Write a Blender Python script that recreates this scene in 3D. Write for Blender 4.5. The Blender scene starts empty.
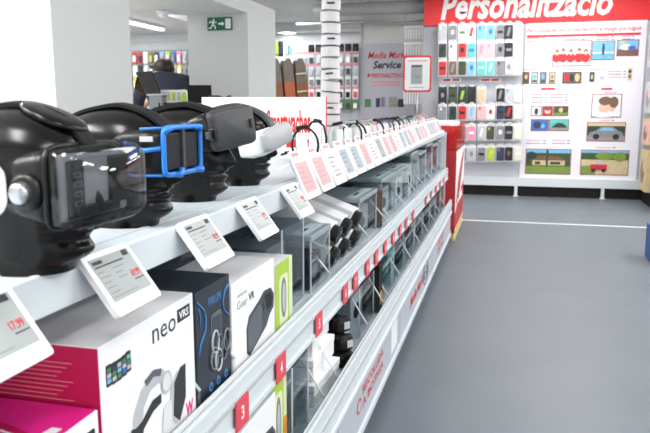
import bpy, bmesh, math, random
from math import sin, cos, pi, radians, exp, sqrt
from mathutils import Vector, Matrix

random.seed(7)
SC = bpy.context.scene
COL = SC.collection

# ------------------------------------------------------------------ camera
FPX, EYE, VPX, VPY = 680.0, 1.45, 508.0, 107.0
PITCH = math.atan((216.5 - VPY) / FPX)
YAW = math.atan((VPX - 325) / FPX * cos(PITCH))
FH = Vector((-sin(YAW), cos(YAW), 0)); UPZ = Vector((0, 0, 1))
FW = FH * cos(PITCH) - UPZ * sin(PITCH)
UP = FH * sin(PITCH) + UPZ * cos(PITCH)
RT = Vector((cos(YAW), sin(YAW), 0))
CAM = Vector((0, 0, EYE))


def ray(x, y): return RT * (x - 325) + UP * (216.5 - y) + FW * FPX
def at_x(x, y, X): d = ray(x, y); return CAM + d * (X / d.x)
def at_y(x, y, Y): d = ray(x, y); return CAM + d * (Y / d.y)
def at_z(x, y, Z): d = ray(x, y); return CAM + d * ((Z - EYE) / d.z)


cd = bpy.data.cameras.new('camera')
cam = bpy.data.objects.new('camera', cd); COL.objects.link(cam)
cam.matrix_world = Matrix.Translation(CAM) @ Matrix((RT, UP, -FW)).transposed().to_4x4()
cd.sensor_width = 36; cd.lens = 36 * FPX / 650; cd.clip_start = 0.02
cd.dof.use_dof = True; cd.dof.focus_distance = 2.1; cd.dof.aperture_fstop = 8.0
SC.camera = cam

# ------------------------------------------------------------------ materials
M = {}


def s2l(c): return tuple(((v / 255) / 12.92 if v / 255 <= 0.04045 else ((v / 255 + 0.055) / 1.055) ** 2.4) for v in c)


def mat(name, rgb, rough=0.5, metal=0.0, spec=0.5, coat=0.0, vary=0.0, vscale=30.0):
    """rgb in 0..255 sRGB; a slight noise variation makes the surface procedural"""
    if name in M: return M[name]
    m = bpy.data.materials.new(name); m.use_nodes = True
    nt = m.node_tree; b = nt.nodes['Principled BSDF']
    c = s2l(rgb)
    b.inputs['Base Color'].default_value = (*c, 1)
    b.inputs['Roughness'].default_value = rough
    b.inputs['Metallic'].default_value = metal
    b.inputs['Specular IOR Level'].default_value = spec
    b.inputs['Coat Weight'].default_value = coat
    n = nt.nodes.new('ShaderNodeTexNoise'); n.inputs['Scale'].default_value = vscale
    tc = nt.nodes.new('ShaderNodeTexCoord'); nt.links.new(tc.outputs['Object'], n.inputs['Vector'])
    if vary:
        mx = nt.nodes.new('ShaderNodeMix'); mx.data_type = 'RGBA'
        mx.inputs[6].default_value = (*[v * (1 - vary) for v in c], 1)
        mx.inputs[7].default_value = (*[min(1, v * (1 + vary)) for v in c], 1)
        nt.links.new(n.outputs['Fac'], mx.inputs[0]); nt.links.new(mx.outputs[2], b.inputs['Base Color'])
    else:
        mr = nt.nodes.new('ShaderNodeMapRange')
        mr.inputs['To Min'].default_value = max(0.0, rough - 0.04); mr.inputs['To Max'].default_value = min(1.0, rough + 0.04)
        nt.links.new(n.outputs['Fac'], mr.inputs['Value']); nt.links.new(mr.outputs['Result'], b.inputs['Roughness'])
    M[name] = m
    return m


def emit(name, rgb, strength):
    m = bpy.data.materials.new(name); m.use_nodes = True
    b = m.node_tree.nodes['Principled BSDF']
    b.inputs['Base Color'].default_value = (1, 1, 1, 1)
    b.inputs['Emission Color'].default_value = (*s2l(rgb), 1); b.inputs['Emission Strength'].default_value = strength
    M[name] = m; return m


def clear(name, tint, gloss=0.35, rough=0.04, haze=0.0, hazecol=(230, 238, 240)):
    m = bpy.data.materials.new(name); m.use_nodes = True
    nt = m.node_tree; nt.nodes.clear()
    out = nt.nodes.new('ShaderNodeOutputMaterial'); tr = nt.nodes.new('ShaderNodeBsdfTransparent')
    gl = nt.nodes.new('ShaderNodeBsdfGlossy'); mx = nt.nodes.new('ShaderNodeMixShader'); lw = nt.nodes.new('ShaderNodeLayerWeight')
    ml = nt.nodes.new('ShaderNodeMath'); ml.operation = 'MULTIPLY'; ml.inputs[1].default_value = gloss
    ad = nt.nodes.new('ShaderNodeMath'); ad.operation = 'ADD'; ad.inputs[1].default_value = 0.04
    tr.inputs['Color'].default_value = (*s2l(tint), 1); gl.inputs['Roughness'].default_value = rough
    lw.inputs['Blend'].default_value = 0.35
    nt.links.new(lw.outputs['Fresnel'], ml.inputs[0]); nt.links.new(ml.outputs[0], ad.inputs[0]); nt.links.new(ad.outputs[0], mx.inputs[0])
    if haze:
        df = nt.nodes.new('ShaderNodeBsdfDiffuse'); df.inputs['Color'].default_value = (*s2l(hazecol), 1)
        m2 = nt.nodes.new('ShaderNodeMixShader'); m2.inputs[0].default_value = haze
        nt.links.new(tr.outputs[0], m2.inputs[1]); nt.links.new(df.outputs[0], m2.inputs[2]); nt.links.new(m2.outputs[0], mx.inputs[1])
    else:
        nt.links.new(tr.outputs[0], mx.inputs[1])
    nt.links.new(gl.outputs[0], mx.inputs[2]); nt.links.new(mx.outputs[0], out.inputs['Surface'])
    M[name] = m; return m


mat('shelf_white', (190, 201, 207), 0.35, vary=0.02)
mat('rail_white', (214, 222, 226), 0.3)
mat('panel_grey', (186, 191, 199), 0.45)
mat('shelf_back', (165, 172, 177), 0.6)
mat('plinth_dark', (70, 74, 80), 0.7)
mat('wall_white', (226, 228, 230), 0.9, vary=0.015, vscale=2)
mat('ceiling_paint', (232, 232, 231), 0.9, vary=0.02, vscale=2)
mat('column_white', (206, 207, 206), 0.85, vary=0.015, vscale=3)
mat('black_gloss', (5, 5, 6), 0.24, spec=0.32)
mat('black_plastic', (11, 12, 13), 0.35, spec=0.4)
mat('black_matte', (20, 21, 22), 0.6, spec=0.3)
mat('black_strap', (15, 16, 18), 0.75, spec=0.3)
mat('visor_grey', (52, 53, 55), 0.5)
mat('dark_grey', (62, 65, 70), 0.5)
mat('mid_grey', (125, 130, 134), 0.5)
mat('pale_grey', (188, 192, 195), 0.45)
mat('light_plastic', (228, 230, 231), 0.35)
mat('plate_grey', (168, 172, 175), 0.4)
mat('silver', (190, 194, 198), 0.3, metal=0.9)
mat('chrome', (215, 220, 224), 0.15, metal=1.0)
mat('blue_frame', (38, 128, 222), 0.35)
mat('white_frame', (240, 241, 243), 0.35)
mat('white_card', (242, 242, 243), 0.5)
mat('off_white', (222, 224, 224), 0.5)
mat('screen_grey', (158, 165, 164), 0.35)
mat('screen_blue', (160, 172, 188), 0.35)
mat('screen_pink', (206, 168, 170), 0.4)
mat('ink', (45, 48, 52), 0.6)
mat('ink_soft', (135, 140, 142), 0.6)
mat('ink_red', (208, 42, 48), 0.5)
mat('tag_red', (224, 72, 88), 0.4)
mat('sign_red', (224, 24, 32), 0.45)
mat('picture_edge', (150, 84, 84), 0.5)
mat('display_red', (190, 40, 46), 0.45)
mat('soft_red', (228, 146, 150), 0.5)
mat('partition', (206, 206, 203), 0.8, vary=0.02, vscale=2)
mat('magenta', (196, 18, 84), 0.4, vary=0.02)
mat('hot_pink', (232, 36, 142), 0.4)
mat('pirum_navy', (40, 46, 56), 0.35, vary=0.08)
mat('pirum_blue', (66, 132, 196), 0.4)
mat('phone_dark', (60, 66, 74), 0.35)
mat('phone_mid', (92, 98, 106), 0.35)
mat('lime', (172, 208, 66), 0.45)
mat('lime_pale', (222, 232, 188), 0.45)
mat('orange', (238, 150, 40), 0.5)
mat('lid_grey', (150, 165, 168), 0.35)
mat('lid_label', (196, 214, 220), 0.4)
mat('bronze', (110, 92, 74), 0.4)
mat('wood_pale', (214, 190, 140), 0.7, vary=0.12, vscale=14)
mat('wood_brown', (120, 78, 50), 0.6, vary=0.2, vscale=9)
mat('wood_orange', (160, 84, 48), 0.6, vary=0.15, vscale=9)
mat('wood_grey', (104, 98, 90), 0.7, vary=0.2, vscale=9)
mat('poster_white', (236, 234, 242), 0.45)
mat('peg_white', (198, 200, 207), 0.5)
mat('peg_backing', (198, 202, 206), 0.55)
mat('bounce_floor', (214, 214, 210), 0.5, vary=0.04, vscale=3)
mat('service_grey', (186, 186, 196), 0.6)
mat('end_grey', (160, 163, 168), 0.6)
mat('exit_green', (0, 104, 66), 0.5)
mat('skin', (214, 168, 142), 0.55)
mat('hair', (40, 30, 26), 0.6, vary=0.3, vscale=60)
mat('shirt', (44, 50, 68), 0.8, vary=0.1)
mat('trousers', (38, 42, 54), 0.8, vary=0.1)
mat('shoe', (26, 24, 24), 0.5)
mat('counter', (226, 228, 228), 0.5)
mat('pipe_grey', (176, 178, 178), 0.5)
mat('concrete', (150, 150, 148), 0.9, vary=0.05)
mat('cord_grey', (90, 92, 95), 0.5)
mat('blue_carton', (46, 96, 170), 0.5)
PAL = {}
for k, v in dict(red=(196, 44, 50), teal=(92, 190, 184), sky=(120, 186, 226), pink=(236, 176, 178), cream=(224, 224, 204), navy=(46, 56, 84),
                 camo=(66, 74, 58), green=(74, 130, 76), yellow=(206, 204, 60), brown=(120, 88, 70), black=(32, 33, 36), grey=(130, 133, 138),
                 dkgreen=(40, 62, 52), white=(232, 233, 235), blue=(64, 110, 186), silver=(186, 190, 196), orange=(226, 132, 60), lime=(170, 196, 80),
                 sand=(206, 190, 150), grass=(122, 148, 62), forest=(62, 84, 44), sea=(110, 176, 206), flesh=(224, 190, 172), stone=(150, 150, 140),
                 rose=(232, 140, 170), purple=(120, 90, 150)).items():
    PAL[k] = mat('print_' + k, v, 0.4, vary=0.22, vscale=22)

clear('acrylic', (249, 252, 253), 0.4)
clear('acrylic_grey', (240, 244, 247), 0.3)
clear('acrylic_edge', (245, 250, 252), 0.3, 0.1, 0.7, (248, 252, 253))
clear('acrylic_scuffed', (235, 242, 245), 0.5, 0.08, 0.14, (225, 234, 238))
clear('smoke', (190, 192, 195), 0.4, 0.05)
clear('blister', (240, 244, 246), 0.5, 0.1, 0.15, (235, 238, 240))
clear('red_film', (244, 120, 122), 0.4, 0.06, 0.2, (228, 40, 44))
emit('lamp_white', (255, 253, 250), 9.0)

# floor: grey vinyl with faint mottling and scuffs
fm = bpy.data.materials.new('vinyl_floor'); fm.use_nodes = True
nt = fm.node_tree; b = nt.nodes['Principled BSDF']
tc = nt.nodes.new('ShaderNodeTexCoord')
n1 = nt.nodes.new('ShaderNodeTexNoise'); n1.inputs['Scale'].default_value = 120; n1.inputs['Detail'].default_value = 3
n2 = nt.nodes.new('ShaderNodeTexNoise'); n2.inputs['Scale'].default_value = 2.2; n2.inputs['Detail'].default_value = 5
mx1 = nt.nodes.new('ShaderNodeMix'); mx1.data_type = 'FLOAT'; mx1.inputs[0].default_value = 0.5
cr = nt.nodes.new('ShaderNodeValToRGB')
cr.color_ramp.elements[0].position = 0.35; cr.color_ramp.elements[0].color = (*s2l((97, 105, 112)), 1)
cr.color_ramp.elements[1].position = 0.66; cr.color_ramp.elements[1].color = (*s2l((106, 114, 121)), 1)
for n in (n1, n2): nt.links.new(tc.outputs['Object'], n.inputs['Vector'])
nt.links.new(n2.outputs['Fac'], mx1.inputs[2]); nt.links.new(n1.outputs['Fac'], mx1.inputs[3])
nt.links.new(mx1.outputs[0], cr.inputs['Fac']); nt.links.new(cr.outputs['Color'], b.inputs['Base Color'])
b.inputs['Roughness'].default_value = 0.42; b.inputs['Specular IOR Level'].default_value = 0.4
bp = nt.nodes.new('ShaderNodeBump'); bp.inputs['Strength'].default_value = 0.06
nt.links.new(n1.outputs['Fac'], bp.inputs['Height']); nt.links.new(bp.outputs['Normal'], b.inputs['Normal'])
M['vinyl_floor'] = fm

# ------------------------------------------------------------------ mesh builder
_txt = {}


def text_mesh(body, bold, shear):
    key = (body, bold, shear)
    if key in _txt: return _txt[key]
    cu = bpy.data.curves.new('t', 'FONT'); cu.body = body; cu.resolution_u = 2
    cu.offset = bold; cu.shear = shear
    ob = bpy.data.objects.new('t', cu); COL.objects.link(ob)
    dg = bpy.context.evaluated_depsgraph_get(); dg.update()
    me = bpy.data.meshes.new_from_object(ob.evaluated_get(dg))
    vs = [v.co.copy() for v in me.vertices]; fs = [tuple(p.vertices) for p in me.polygons]
    x0 = min(v.x for v in vs); x1 = max(v.x for v in vs); y0 = min(v.y for v in vs); y1 = max(v.y for v in vs)
    vs = [((v.x - x0) / (x1 - x0), (v.y - y0) / (y1 - y0)) for v in vs]
    bpy.data.objects.remove(ob); bpy.data.curves.remove(cu); bpy.data.meshes.remove(me)
    _txt[key] = (vs, fs); return _txt[key]


def frame(o, x, y):
    x = Vector(x).normalized(); y = Vector(y).normalized(); n = x.cross(y).normalized()
    m = Matrix((x, y, n)).transposed().to_4x4(); m.translation = Vector(o); return m


class B:
    def __init__(s): s.bm = bmesh.new(); s.mats = []

    def mi(s, m):
        m = M[m] if isinstance(m, str) else m
        if m not in s.mats: s.mats.append(m)
        return s.mats.index(m)

    def merge(s, bm2, m, smooth=False, T=None):
        k = s.mi(m)
        if T is not None: bm2.transform(T)
        vm = {v: s.bm.verts.new(v.co) for v in bm2.verts}
        for f in bm2.faces:
            try: g = s.bm.faces.new([vm[v] for v in f.verts])
            except ValueError: continue
            g.material_index = k; g.smooth = smooth
        bm2.free(); return s

    def box(s, c, size, m, bev=0.0, T=None, seg=2):
        t = bmesh.new(); bmesh.ops.create_cube(t, size=1)
        t.transform(Matrix.Translation(c) @ Matrix.Diagonal((*size, 1)))
        if bev: bmesh.ops.bevel(t, geom=t.edges[:], offset=bev, segments=seg, affect='EDGES', profile=0.5)
        return s.merge(t, m, False, T)

    def span(s, a, b_, m, bev=0.0, T=None):
        c = [(p + q) / 2 for p, q in zip(a, b_)]; d = [abs(q - p) for p, q in zip(a, b_)]
        return s.box(c, d, m, bev, T)

    def poly(s, F, pts, d0, d1, m, smooth=False):
        """2-D polygon in frame F extruded along its normal from d0 to d1"""
        t = bmesh.new(); n = len(pts)
        lo = [t.verts.new(F @ Vector((p[0], p[1], d0))) for p in pts]; hi = [t.verts.new(F @ Vector((p[0], p[1], d1))) for p in pts]
        t.faces.new(lo[::-1]); t.faces.new(hi)
        for i in range(n): t.faces.new((lo[i], lo[(i + 1) % n], hi[(i + 1) % n], hi[i]))
        return s.merge(t, m, smooth)

    def rect(s, F, x0, y0, x1, y1, d0, d1, m, r=0.0):
        if r:
            pts = []
            for cx, cy, a in ((x1 - r, y1 - r, 0), (x0 + r, y1 - r, 90), (x0 + r, y0 + r, 180), (x1 - r, y0 + r, 270)):
                for k in range(5): th = radians(a + k * 22.5); pts.append((cx + r * cos(th), cy + r * sin(th)))
            return s.poly(F, pts, d0, d1, m)
        return s.poly(F, [(x0, y0), (x1, y0), (x1, y1), (x0, y1)], d0, d1, m)

    def disc(s, F, cx, cy, rx, ry, d0, d1, m, n=18, rot=0.0):
        p = [(cx + rx * cos(a) * cos(rot) - ry * sin(a) * sin(rot), cy + rx * cos(a) * sin(rot) + ry * sin(a) * cos(rot)) for a in [2 * pi * i / n for i in range(n)]]
        return s.poly(F, p, d0, d1, m)

    def text(s, F, body, x, y, w, h, d, m, bold=0.0, shear=0.0):
        vs, fs = text_mesh(body, bold, shear); t = bmesh.new()
        v2 = [t.verts.new(F @ Vector((x + p[0] * w, y + p[1] * h, d))) for p in vs]
        for f in fs:
            try: t.faces.new([v2[i] for i in f])
            except ValueError: pass
        g = bmesh.ops.extrude_face_region(t, geom=t.faces[:])
        nv = [e for e in g['geom'] if isinstance(e, bmesh.types.BMVert)]
        n = (F.to_3x3() @ Vector((0, 0, 1)))
        bmesh.ops.translate(t, verts=nv, vec=n * max(0.0004, h * 0.01))
        return s.merge(t, m)

    def tube(s, pts, r, m, n=8, closed=False, smooth=True, flat=None):
        """round (or flat=(a,b) elliptical) tube along points; r may be a list"""
        t = bmesh.new(); pts = [Vector(p) for p in pts]; N = len(pts); rings = []
        ref = None
        for i, p in enumerate(pts):
            if closed: d = pts[(i + 1) % N] - pts[i - 1]
            else: d = pts[min(i + 1, N - 1)] - pts[max(i - 1, 0)]
            d.normalize()
            if ref is None: ref = Vector((0, 0, 1)) if abs(d.z) < 0.9 else Vector((1, 0, 0))
            u = (ref - d * ref.dot(d))
            if u.length < 1e-5: u = d.orthogonal()
            u.normalize(); ref = u; w = d.cross(u); rr = r[i] if isinstance(r, (list, tuple)) else r
            a, bb = flat or (1, 1)
            rings.append([t.verts.new(p + u * cos(2 * pi * k / n) * rr * a + w * sin(2 * pi * k / n) * rr * bb) for k in range(n)])
        for i in range(N if closed else N - 1):
            A, C = rings[i], rings[(i + 1) % N]
            for k in range(n): t.faces.new((A[k], A[(k + 1) % n], C[(k + 1) % n], C[k]))
        if not closed: t.faces.new(rings[0][::-1]); t.faces.new(rings[-1])
        return s.merge(t, m, smooth)

    def lathe(s, prof, m, F=None, n=24, smooth=True):
        """profile [(radius, height)] about the frame's z"""
        t = bmesh.new(); F = F or Matrix.Identity(4); rings = []
        for r, h in prof: rings.append([t.verts.new(F @ Vector((r * cos(2 * pi * k / n), r * sin(2 * pi * k / n), h))) for k in range(n)])
        for A, C in zip(rings, rings[1:]):
            for k in range(n): t.faces.new((A[k], A[(k + 1) % n], C[(k + 1) % n], C[k]))
        t.faces.new(rings[0][::-1]); t.faces.new(rings[-1])
        return s.merge(t, m, smooth)

    def grid(s, fn, nu, nv, m, closed_u=False, smooth=True):
        t = bmesh.new(); V = [[t.verts.new(fn(i, j)) for i in range(nu)] for j in range(nv)]
        for j in range(nv - 1):
            for i in range(nu if closed_u else nu - 1):
                t.faces.new((V[j][i], V[j][(i + 1) % nu], V[j + 1][(i + 1) % nu], V[j + 1][i]))
        return s.merge(t, m, smooth)

    def build(s, name, parent=None, loc=None, **kw):
        bmesh.ops.recalc_face_normals(s.bm, faces=s.bm.faces[:])
        me = bpy.data.meshes.new(name); s.bm.to_mesh(me); s.bm.free()
        for m in s.mats: me.materials.append(m)
        o = bpy.data.objects.new(name, me); COL.objects.link(o)
        if parent: o.parent = parent
        if loc: o.location = loc
        for k, v in kw.items(): o[k] = v
        return o


def tag(o, label, cat, group=None):
    o['label'] = label; o['category'] = cat
    if group: o['group'] = group
    return o


def thing(name, label, cat, loc=(0, 0, 0), rz=0.0, group=None):
    o = bpy.data.objects.new(name, None); COL.objects.link(o); o.empty_display_size = 0.05
    o.location = loc; o.rotation_euler = (0, 0, rz)
    return tag(o, label, cat, group)


def dup(root, loc, label, rz=None, group=None):
    r = root.copy(); COL.objects.link(r); r.location = loc
    if rz is not None: r.rotation_euler = (0, 0, rz)
    r['label'] = label
    if group: r['group'] = group
    for ch in list(root.children):
        c = ch.copy(); COL.objects.link(c); c.parent = r
        for g in list(ch.children):
            d = g.copy(); COL.objects.link(d); d.parent = c
    return r


def struct(bld, name, **kw):
    o = bld.build(name); o['kind'] = 'structure'; return o


ORD = ['first', 'second', 'third', 'fourth', 'fifth', 'sixth', 'seventh', 'eighth', 'ninth', 'tenth', 'eleventh', 'twelfth', 'thirteenth',
       'fourteenth', 'fifteenth', 'sixteenth', 'seventeenth', 'eighteenth', 'nineteenth', 'twentieth', 'twenty-first', 'twenty-second',
       'twenty-third', 'twenty-fourth', 'twenty-fifth', 'twenty-sixth', 'twenty-seventh', 'twenty-eighth', 'twenty-ninth', 'thirtieth']
AISLE = lambda o: frame(o, (0, 1, 0), (0, 0, 1))      # a face looking at the aisle (+X)
BACK = lambda o: frame(o, (1, 0, 0), (0, 0, 1))       # a face looking back at the camera (-Y)

# ================================================================== the room
CEIL = 3.3
X0, X1, Y0, Y1 = -10.0, 4.6, -3.0, 15.4
struct(B().span((X0, Y0, -0.1), (X1, Y1, 0), 'vinyl_floor'), 'floor')
struct(B().span((X0, Y0, CEIL), (X1, Y1, CEIL + 0.1), 'ceiling_paint'), 'ceiling')
struct(B().span((X0 - 0.1, Y0, 0), (X0, Y1, CEIL), 'wall_white'), 'wall_left')
struct(B().span((X1, Y0, 0), (X1 + 0.1, Y1, CEIL), 'wall_white'), 'wall_right')
struct(B().span((X0, Y1, 0), (X1, Y1 + 0.1, CEIL), 'wall_white'), 'wall_back')
struct(B().span((X0, Y0 - 0.1, 0), (X1, Y0, CEIL), 'wall_white'), 'wall_front')
# unseen pale floor behind the gondola, added to bounce light onto the soffit
struct(B().span((-9.5, -2.5, 0.0), (-1.9, 8.5, 0.003), 'bounce_floor'), 'floor_bounce')
# white line on the floor
struct(B().span((-1.6, 8.86, 0.0), (3.0, 8.91, 0.002), 'off_white'), 'trim_1')
# partition carrying the stock behind the service counter, with the low ceiling in front of it
struct(B().span((-9.2, 11.25, 0), (-4.7, 11.35, 2.72), 'wall_white'), 'wall_partition')
struct(B().span((-9.2, 8.2, 2.72), (-4.7, 11.35, 2.8), 'ceiling_paint'), 'ceiling_low')
# square columns
struct(B().span((-2.98, 3.01, 0), (-2.2, 3.745, 2.25), 'column_white'), 'trim_2')
struct(B().span((-2.765, 5.68, 0), (-2.2, 6.41, 2.25), 'column_white'), 'trim_3')
# soffit joining the columns: bright underside, its far edge running aslant
FZ = frame((0, 0, 2.25), (1, 0, 0), (0, 1, 0))
struct(B().poly(FZ, [(-2.2, 3.01), (-2.2, 6.41), (-2.765, 6.41), (-2.765, 5.74), (-3.12, 5.30), (-3.7, 4.6), (-3.7, 3.01)], 0, 0.115, 'column_white'), 'trim_4')
# ceiling beam across the shop in front of the far wall
struct(B().span((-6, 14.9, 3.12), (-1.0, 15.39, 3.3), 'ceiling_paint'), 'trim_5')
# grey partition behind the service banner
struct(B().span((-2.72, 13.0, 0), (-1.2, 13.1, 3.3), 'partition'), 'wall_service')

# pipes and ducts under the ceiling
tag(B().tube([(-3.35, 11.9, 3.12), (-1.15, 11.9, 3.12)], 0.11, 'pipe_grey', 14).build('ventilation_duct'),
    'thick grey ventilation duct running across under the ceiling', 'duct')
t = thing('ceiling_conduit', 'thin grey conduit crossing below the thick duct near the ceiling', 'pipe', (-2.4, 13.0, 3.0))
B().tube([(-1.6, -0.1, 0.02), (1.2, -0.1, 0.02)], 0.025, 'pipe_grey').build('pipe', t)
for k in (-0.9, 0.5):
    B().span((k - 0.015, -0.12, 0.02), (k + 0.015, -0.08, 0.3), 'pipe_grey').build('hanger', t)
t = thing('sprinkler_pipe', 'grey sprinkler pipe running lengthwise under the ceiling toward the striped tower', 'pipe', (-3.2, 10.2, 3.2))
B().tube([(-0.4, -1.6, 0), (0.25, 1.4, 0)], 0.035, 'pipe_grey').build('pipe', t)
for k in (-0.8, 0.2, 1.2):
    B().tube([(0.216 * k - 0.055, k, 0.0), (0.216 * k - 0.055, k, 0.1)], 0.012, 'cord_grey').build('hanger', t)

# lamps
def downlight(x, y, z, r, label):
    t = thing('downlight', label, 'ceiling light', (x, y, z))
    B().lathe([(r * 1.15, 0), (r * 1.15, -0.012), (r * 0.98, -0.02), (r * 0.98, 0)], 'light_plastic').build('rim', t)
    B().lathe([(r * 0.96, -0.004), (r * 0.96, -0.016), (r * 0.5, -0.02)], 'lamp_white').build('diffuser', t)
downlight(-1.83, 12.45, 3.3, 0.17, 'round white downlight in the ceiling left of the big red sign')
downlight(-6.35, 10.4, 2.72, 0.16, 'round downlight in the low ceiling beyond the linear tube light')
p = at_z(284, 25, 3.12)
downlight(-4.9, 15.1, 3.12, 0.2, 'round downlight washing the far wall right of the exit-sign column')
t = thing('tube_light', 'bright linear tube light under the low ceiling behind the near column', 'ceiling light', (-5.35, 9.45, 2.665))
B().box((0, 0, 0.03), (0.1, 1.3, 0.05), 'light_plastic').build('housing', t)
B().box((0, 0, -0.005), (0.08, 1.26, 0.03), 'lamp_white', 0.01).build('tube', t)
t = thing('smoke_detector', 'white domed smoke detector on the soffit between the two columns', 'smoke detector', (-2.83, 5.36, 2.25))
B().lathe([(0.06, 0), (0.06, -0.015), (0.05, -0.03)], 'light_plastic').build('mounting_base', t)
B().lathe([(0.045, -0.03), (0.042, -0.045), (0.03, -0.06), (0.012, -0.066)], 'white_frame').build('dome', t)

def area(name, loc, sx, sy, power, rot=(0, 0, 0), col=(1, 0.985, 0.97)):
    l = bpy.data.lights.new(name, 'AREA'); l.shape = 'RECTANGLE'; l.size = sx; l.size_y = sy; l.energy = power; l.color = col
    o = bpy.data.objects.new(name, l); COL.objects.link(o); o.location = loc; o.rotation_euler = rot; return o
LK = 1.0
for x, y, p in [(1.0, -1.0, 60), (1.0, 2.4, 35), (1.0, 5.4, 35), (1.0, 8.4, 60), (-1.2, -0.6, 90), (3.2, 0.4, 90), (3.2, 3.6, 90), (3.2, 6.8, 90), (3.2, 9.6, 60),
                (-2.9, -0.3, 130), (-5.0, 0.3, 150), (-4.5, 2.9, 120), (-5.2, 5.0, 70), (-4.2, 8.0, 60), (-4.2, 12.2, 60), (-7.5, 3.0, 60), (-1.3, 9.4, 40)]:  # leading lamps of this row are unseen, added to brighten the column fronts
    area('ceiling_or_fill_lamp', (x, y, 3.26), 0.5, 1.5, p * LK)
area('ceiling_or_fill_lamp', (-6.3, 10.0, 2.69), 1.8, 0.5, 55 * LK)
area('ceiling_or_fill_lamp', (0.5, 10.4, 3.26), 2.6, 0.4, 80 * LK)
area('ceiling_or_fill_lamp', (-4.6, 14.4, 3.1), 2.2, 0.4, 70 * LK)

# exit sign on the far column
t = thing('exit_sign', 'green emergency exit sign with running figure on the far column', 'exit sign', (-2.455, 5.68, 2.165))
F = BACK((0, -0.001, 0))
B().rect(F, -0.115, -0.055, 0.115, 0.055, 0, 0.012, 'exit_green', 0.006).build('sign_plate', t)
b = B()
b.rect(F, 0.055, -0.042, 0.105, 0.042, 0.012, 0.014, 'white_card')                      # door
b.poly(F, [(-0.01, -0.008), (0.02, -0.008), (0.02, -0.02), (0.045, 0), (0.02, 0.02), (0.02, 0.008), (-0.01, 0.008)], 0.012, 0.014, 'white_card')
b.disc(F, -0.055, 0.034, 0.009, 0.009, 0.012, 0.014, 'white_card', 10)
for a in ([(-0.075, 0.02), (-0.05, 0.025), (-0.052, -0.008), (-0.07, -0.008)], [(-0.056, 0.022), (-0.035, 0.005), (-0.025, 0.012), (-0.03, 0.018), (-0.036, 0.013), (-0.05, 0.026)],
          [(-0.075, 0.02), (-0.095, 0.005), (-0.1, 0.012), (-0.08, 0.03)], [(-0.062, -0.005), (-0.035, -0.02), (-0.038, -0.044), (-0.048, -0.044), (-0.046, -0.024), (-0.07, -0.01)],
          [(-0.07, -0.004), (-0.085, -0.03), (-0.105, -0.03), (-0.105, -0.04), (-0.08, -0.04), (-0.06, -0.008)]):
    b.poly(F, a, 0.012, 0.014, 'white_card')
b.build('pictogram', t)

# ================================================================== the long gondola
TOPZ, LIPX = 1.21, -0.65
MIDZ, MIDX = 0.80, -0.60
BASZ, BASX = 0.40, -0.55
G0, G1 = 0.30, 7.3
g = thing('shelving_gondola', 'long white shop gondola with three shelves along the left of the aisle', 'shelving', (-1.2, 0, 0))
L = lambda x: x + 1.2
B().span((L(-1.23), G0, 0.1), (L(-1.17), G1, TOPZ - 0.04), 'shelf_back').build('back_panel', g)
for yy in (G0, 3.75, G1 - 0.04):
    B().span((L(-1.24), yy, 0), (L(-1.16), yy + 0.04, TOPZ - 0.03), 'rail_white').build('upright', g)
top = B().span((L(-1.75), G0, TOPZ - 0.03), (L(LIPX), G1, TOPZ), 'shelf_white', 0.004).build('top_shelf', g)
B().span((L(LIPX), G0, TOPZ - 0.062), (L(LIPX) + 0.012, G1, TOPZ + 0.002), 'rail_white', 0.003).span((L(LIPX) - 0.05, G0, TOPZ + 0.0), (L(LIPX) - 0.042, G1, TOPZ + 0.002), 'pale_grey').build('shelf_lip', top)
mid = B().span((L(-1.17), G0, MIDZ - 0.03), (L(MIDX), G1, MIDZ), 'shelf_white').build('middle_shelf', g)
r = B(); r.span((L(MIDX), G0, 0.70), (L(MIDX) + 0.012, G1, 0.812), 'rail_white', 0.003)
r.span((L(MIDX) + 0.012, G0, 0.70), (L(MIDX) + 0.018, G1, 0.712), 'rail_white'); r.span((L(MIDX) + 0.012, G0, 0.765), (L(MIDX) + 0.018, G1, 0.775), 'pale_grey')
r.build('ticket_rail', mid)
B().span((L(MIDX) - 0.006, G0, MIDZ + 0.0), (L(MIDX) - 0.003, G1, MIDZ + 0.024), 'acrylic_edge').span((L(MIDX) - 0.011, G0, MIDZ), (L(MIDX) - 0.007, G1, MIDZ + 0.016), 'ink').build('front_guard', mid)
bas = B().span((L(-1.17), G0, BASZ - 0.03), (L(BASX), G1, BASZ), 'shelf_white').build('base_shelf', g)
r = B(); r.span((L(BASX), G0, 0.335), (L(BASX) + 0.012, G1, 0.475), 'rail_white', 0.003); r.span((L(BASX) + 0.012, G0, 0.335), (L(BASX) + 0.02, G1, 0.35), 'rail_white')
r.span((L(BASX) + 0.012, G0, 0.415), (L(BASX) + 0.018, G1, 0.425), 'pale_grey'); r.build('shelf_lip', bas)
B().span((L(BASX) - 0.006, G0, BASZ), (L(BASX) - 0.003, G1, BASZ + 0.082), 'acrylic_edge').span((L(BASX) - 0.010, G0, BASZ), (L(BASX) - 0.007, G1, BASZ + 0.078), 'ink').build('front_guard', bas)
B().span((L(-1.17), G0, 0), (L(-0.66), G1, 0.1), 'plinth_dark').build('plinth', g)
B().span((L(-1.75), G1 + 0.001, 0.1), (L(-0.615), G1 + 0.02, TOPZ - 0.02), 'rail_white').build('end_panel', g)
KP = [(G0, 1.25), (1.26, 2.24), (2.25, 3.72), (3.73, 5.45), (5.46, 7.3)]
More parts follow.
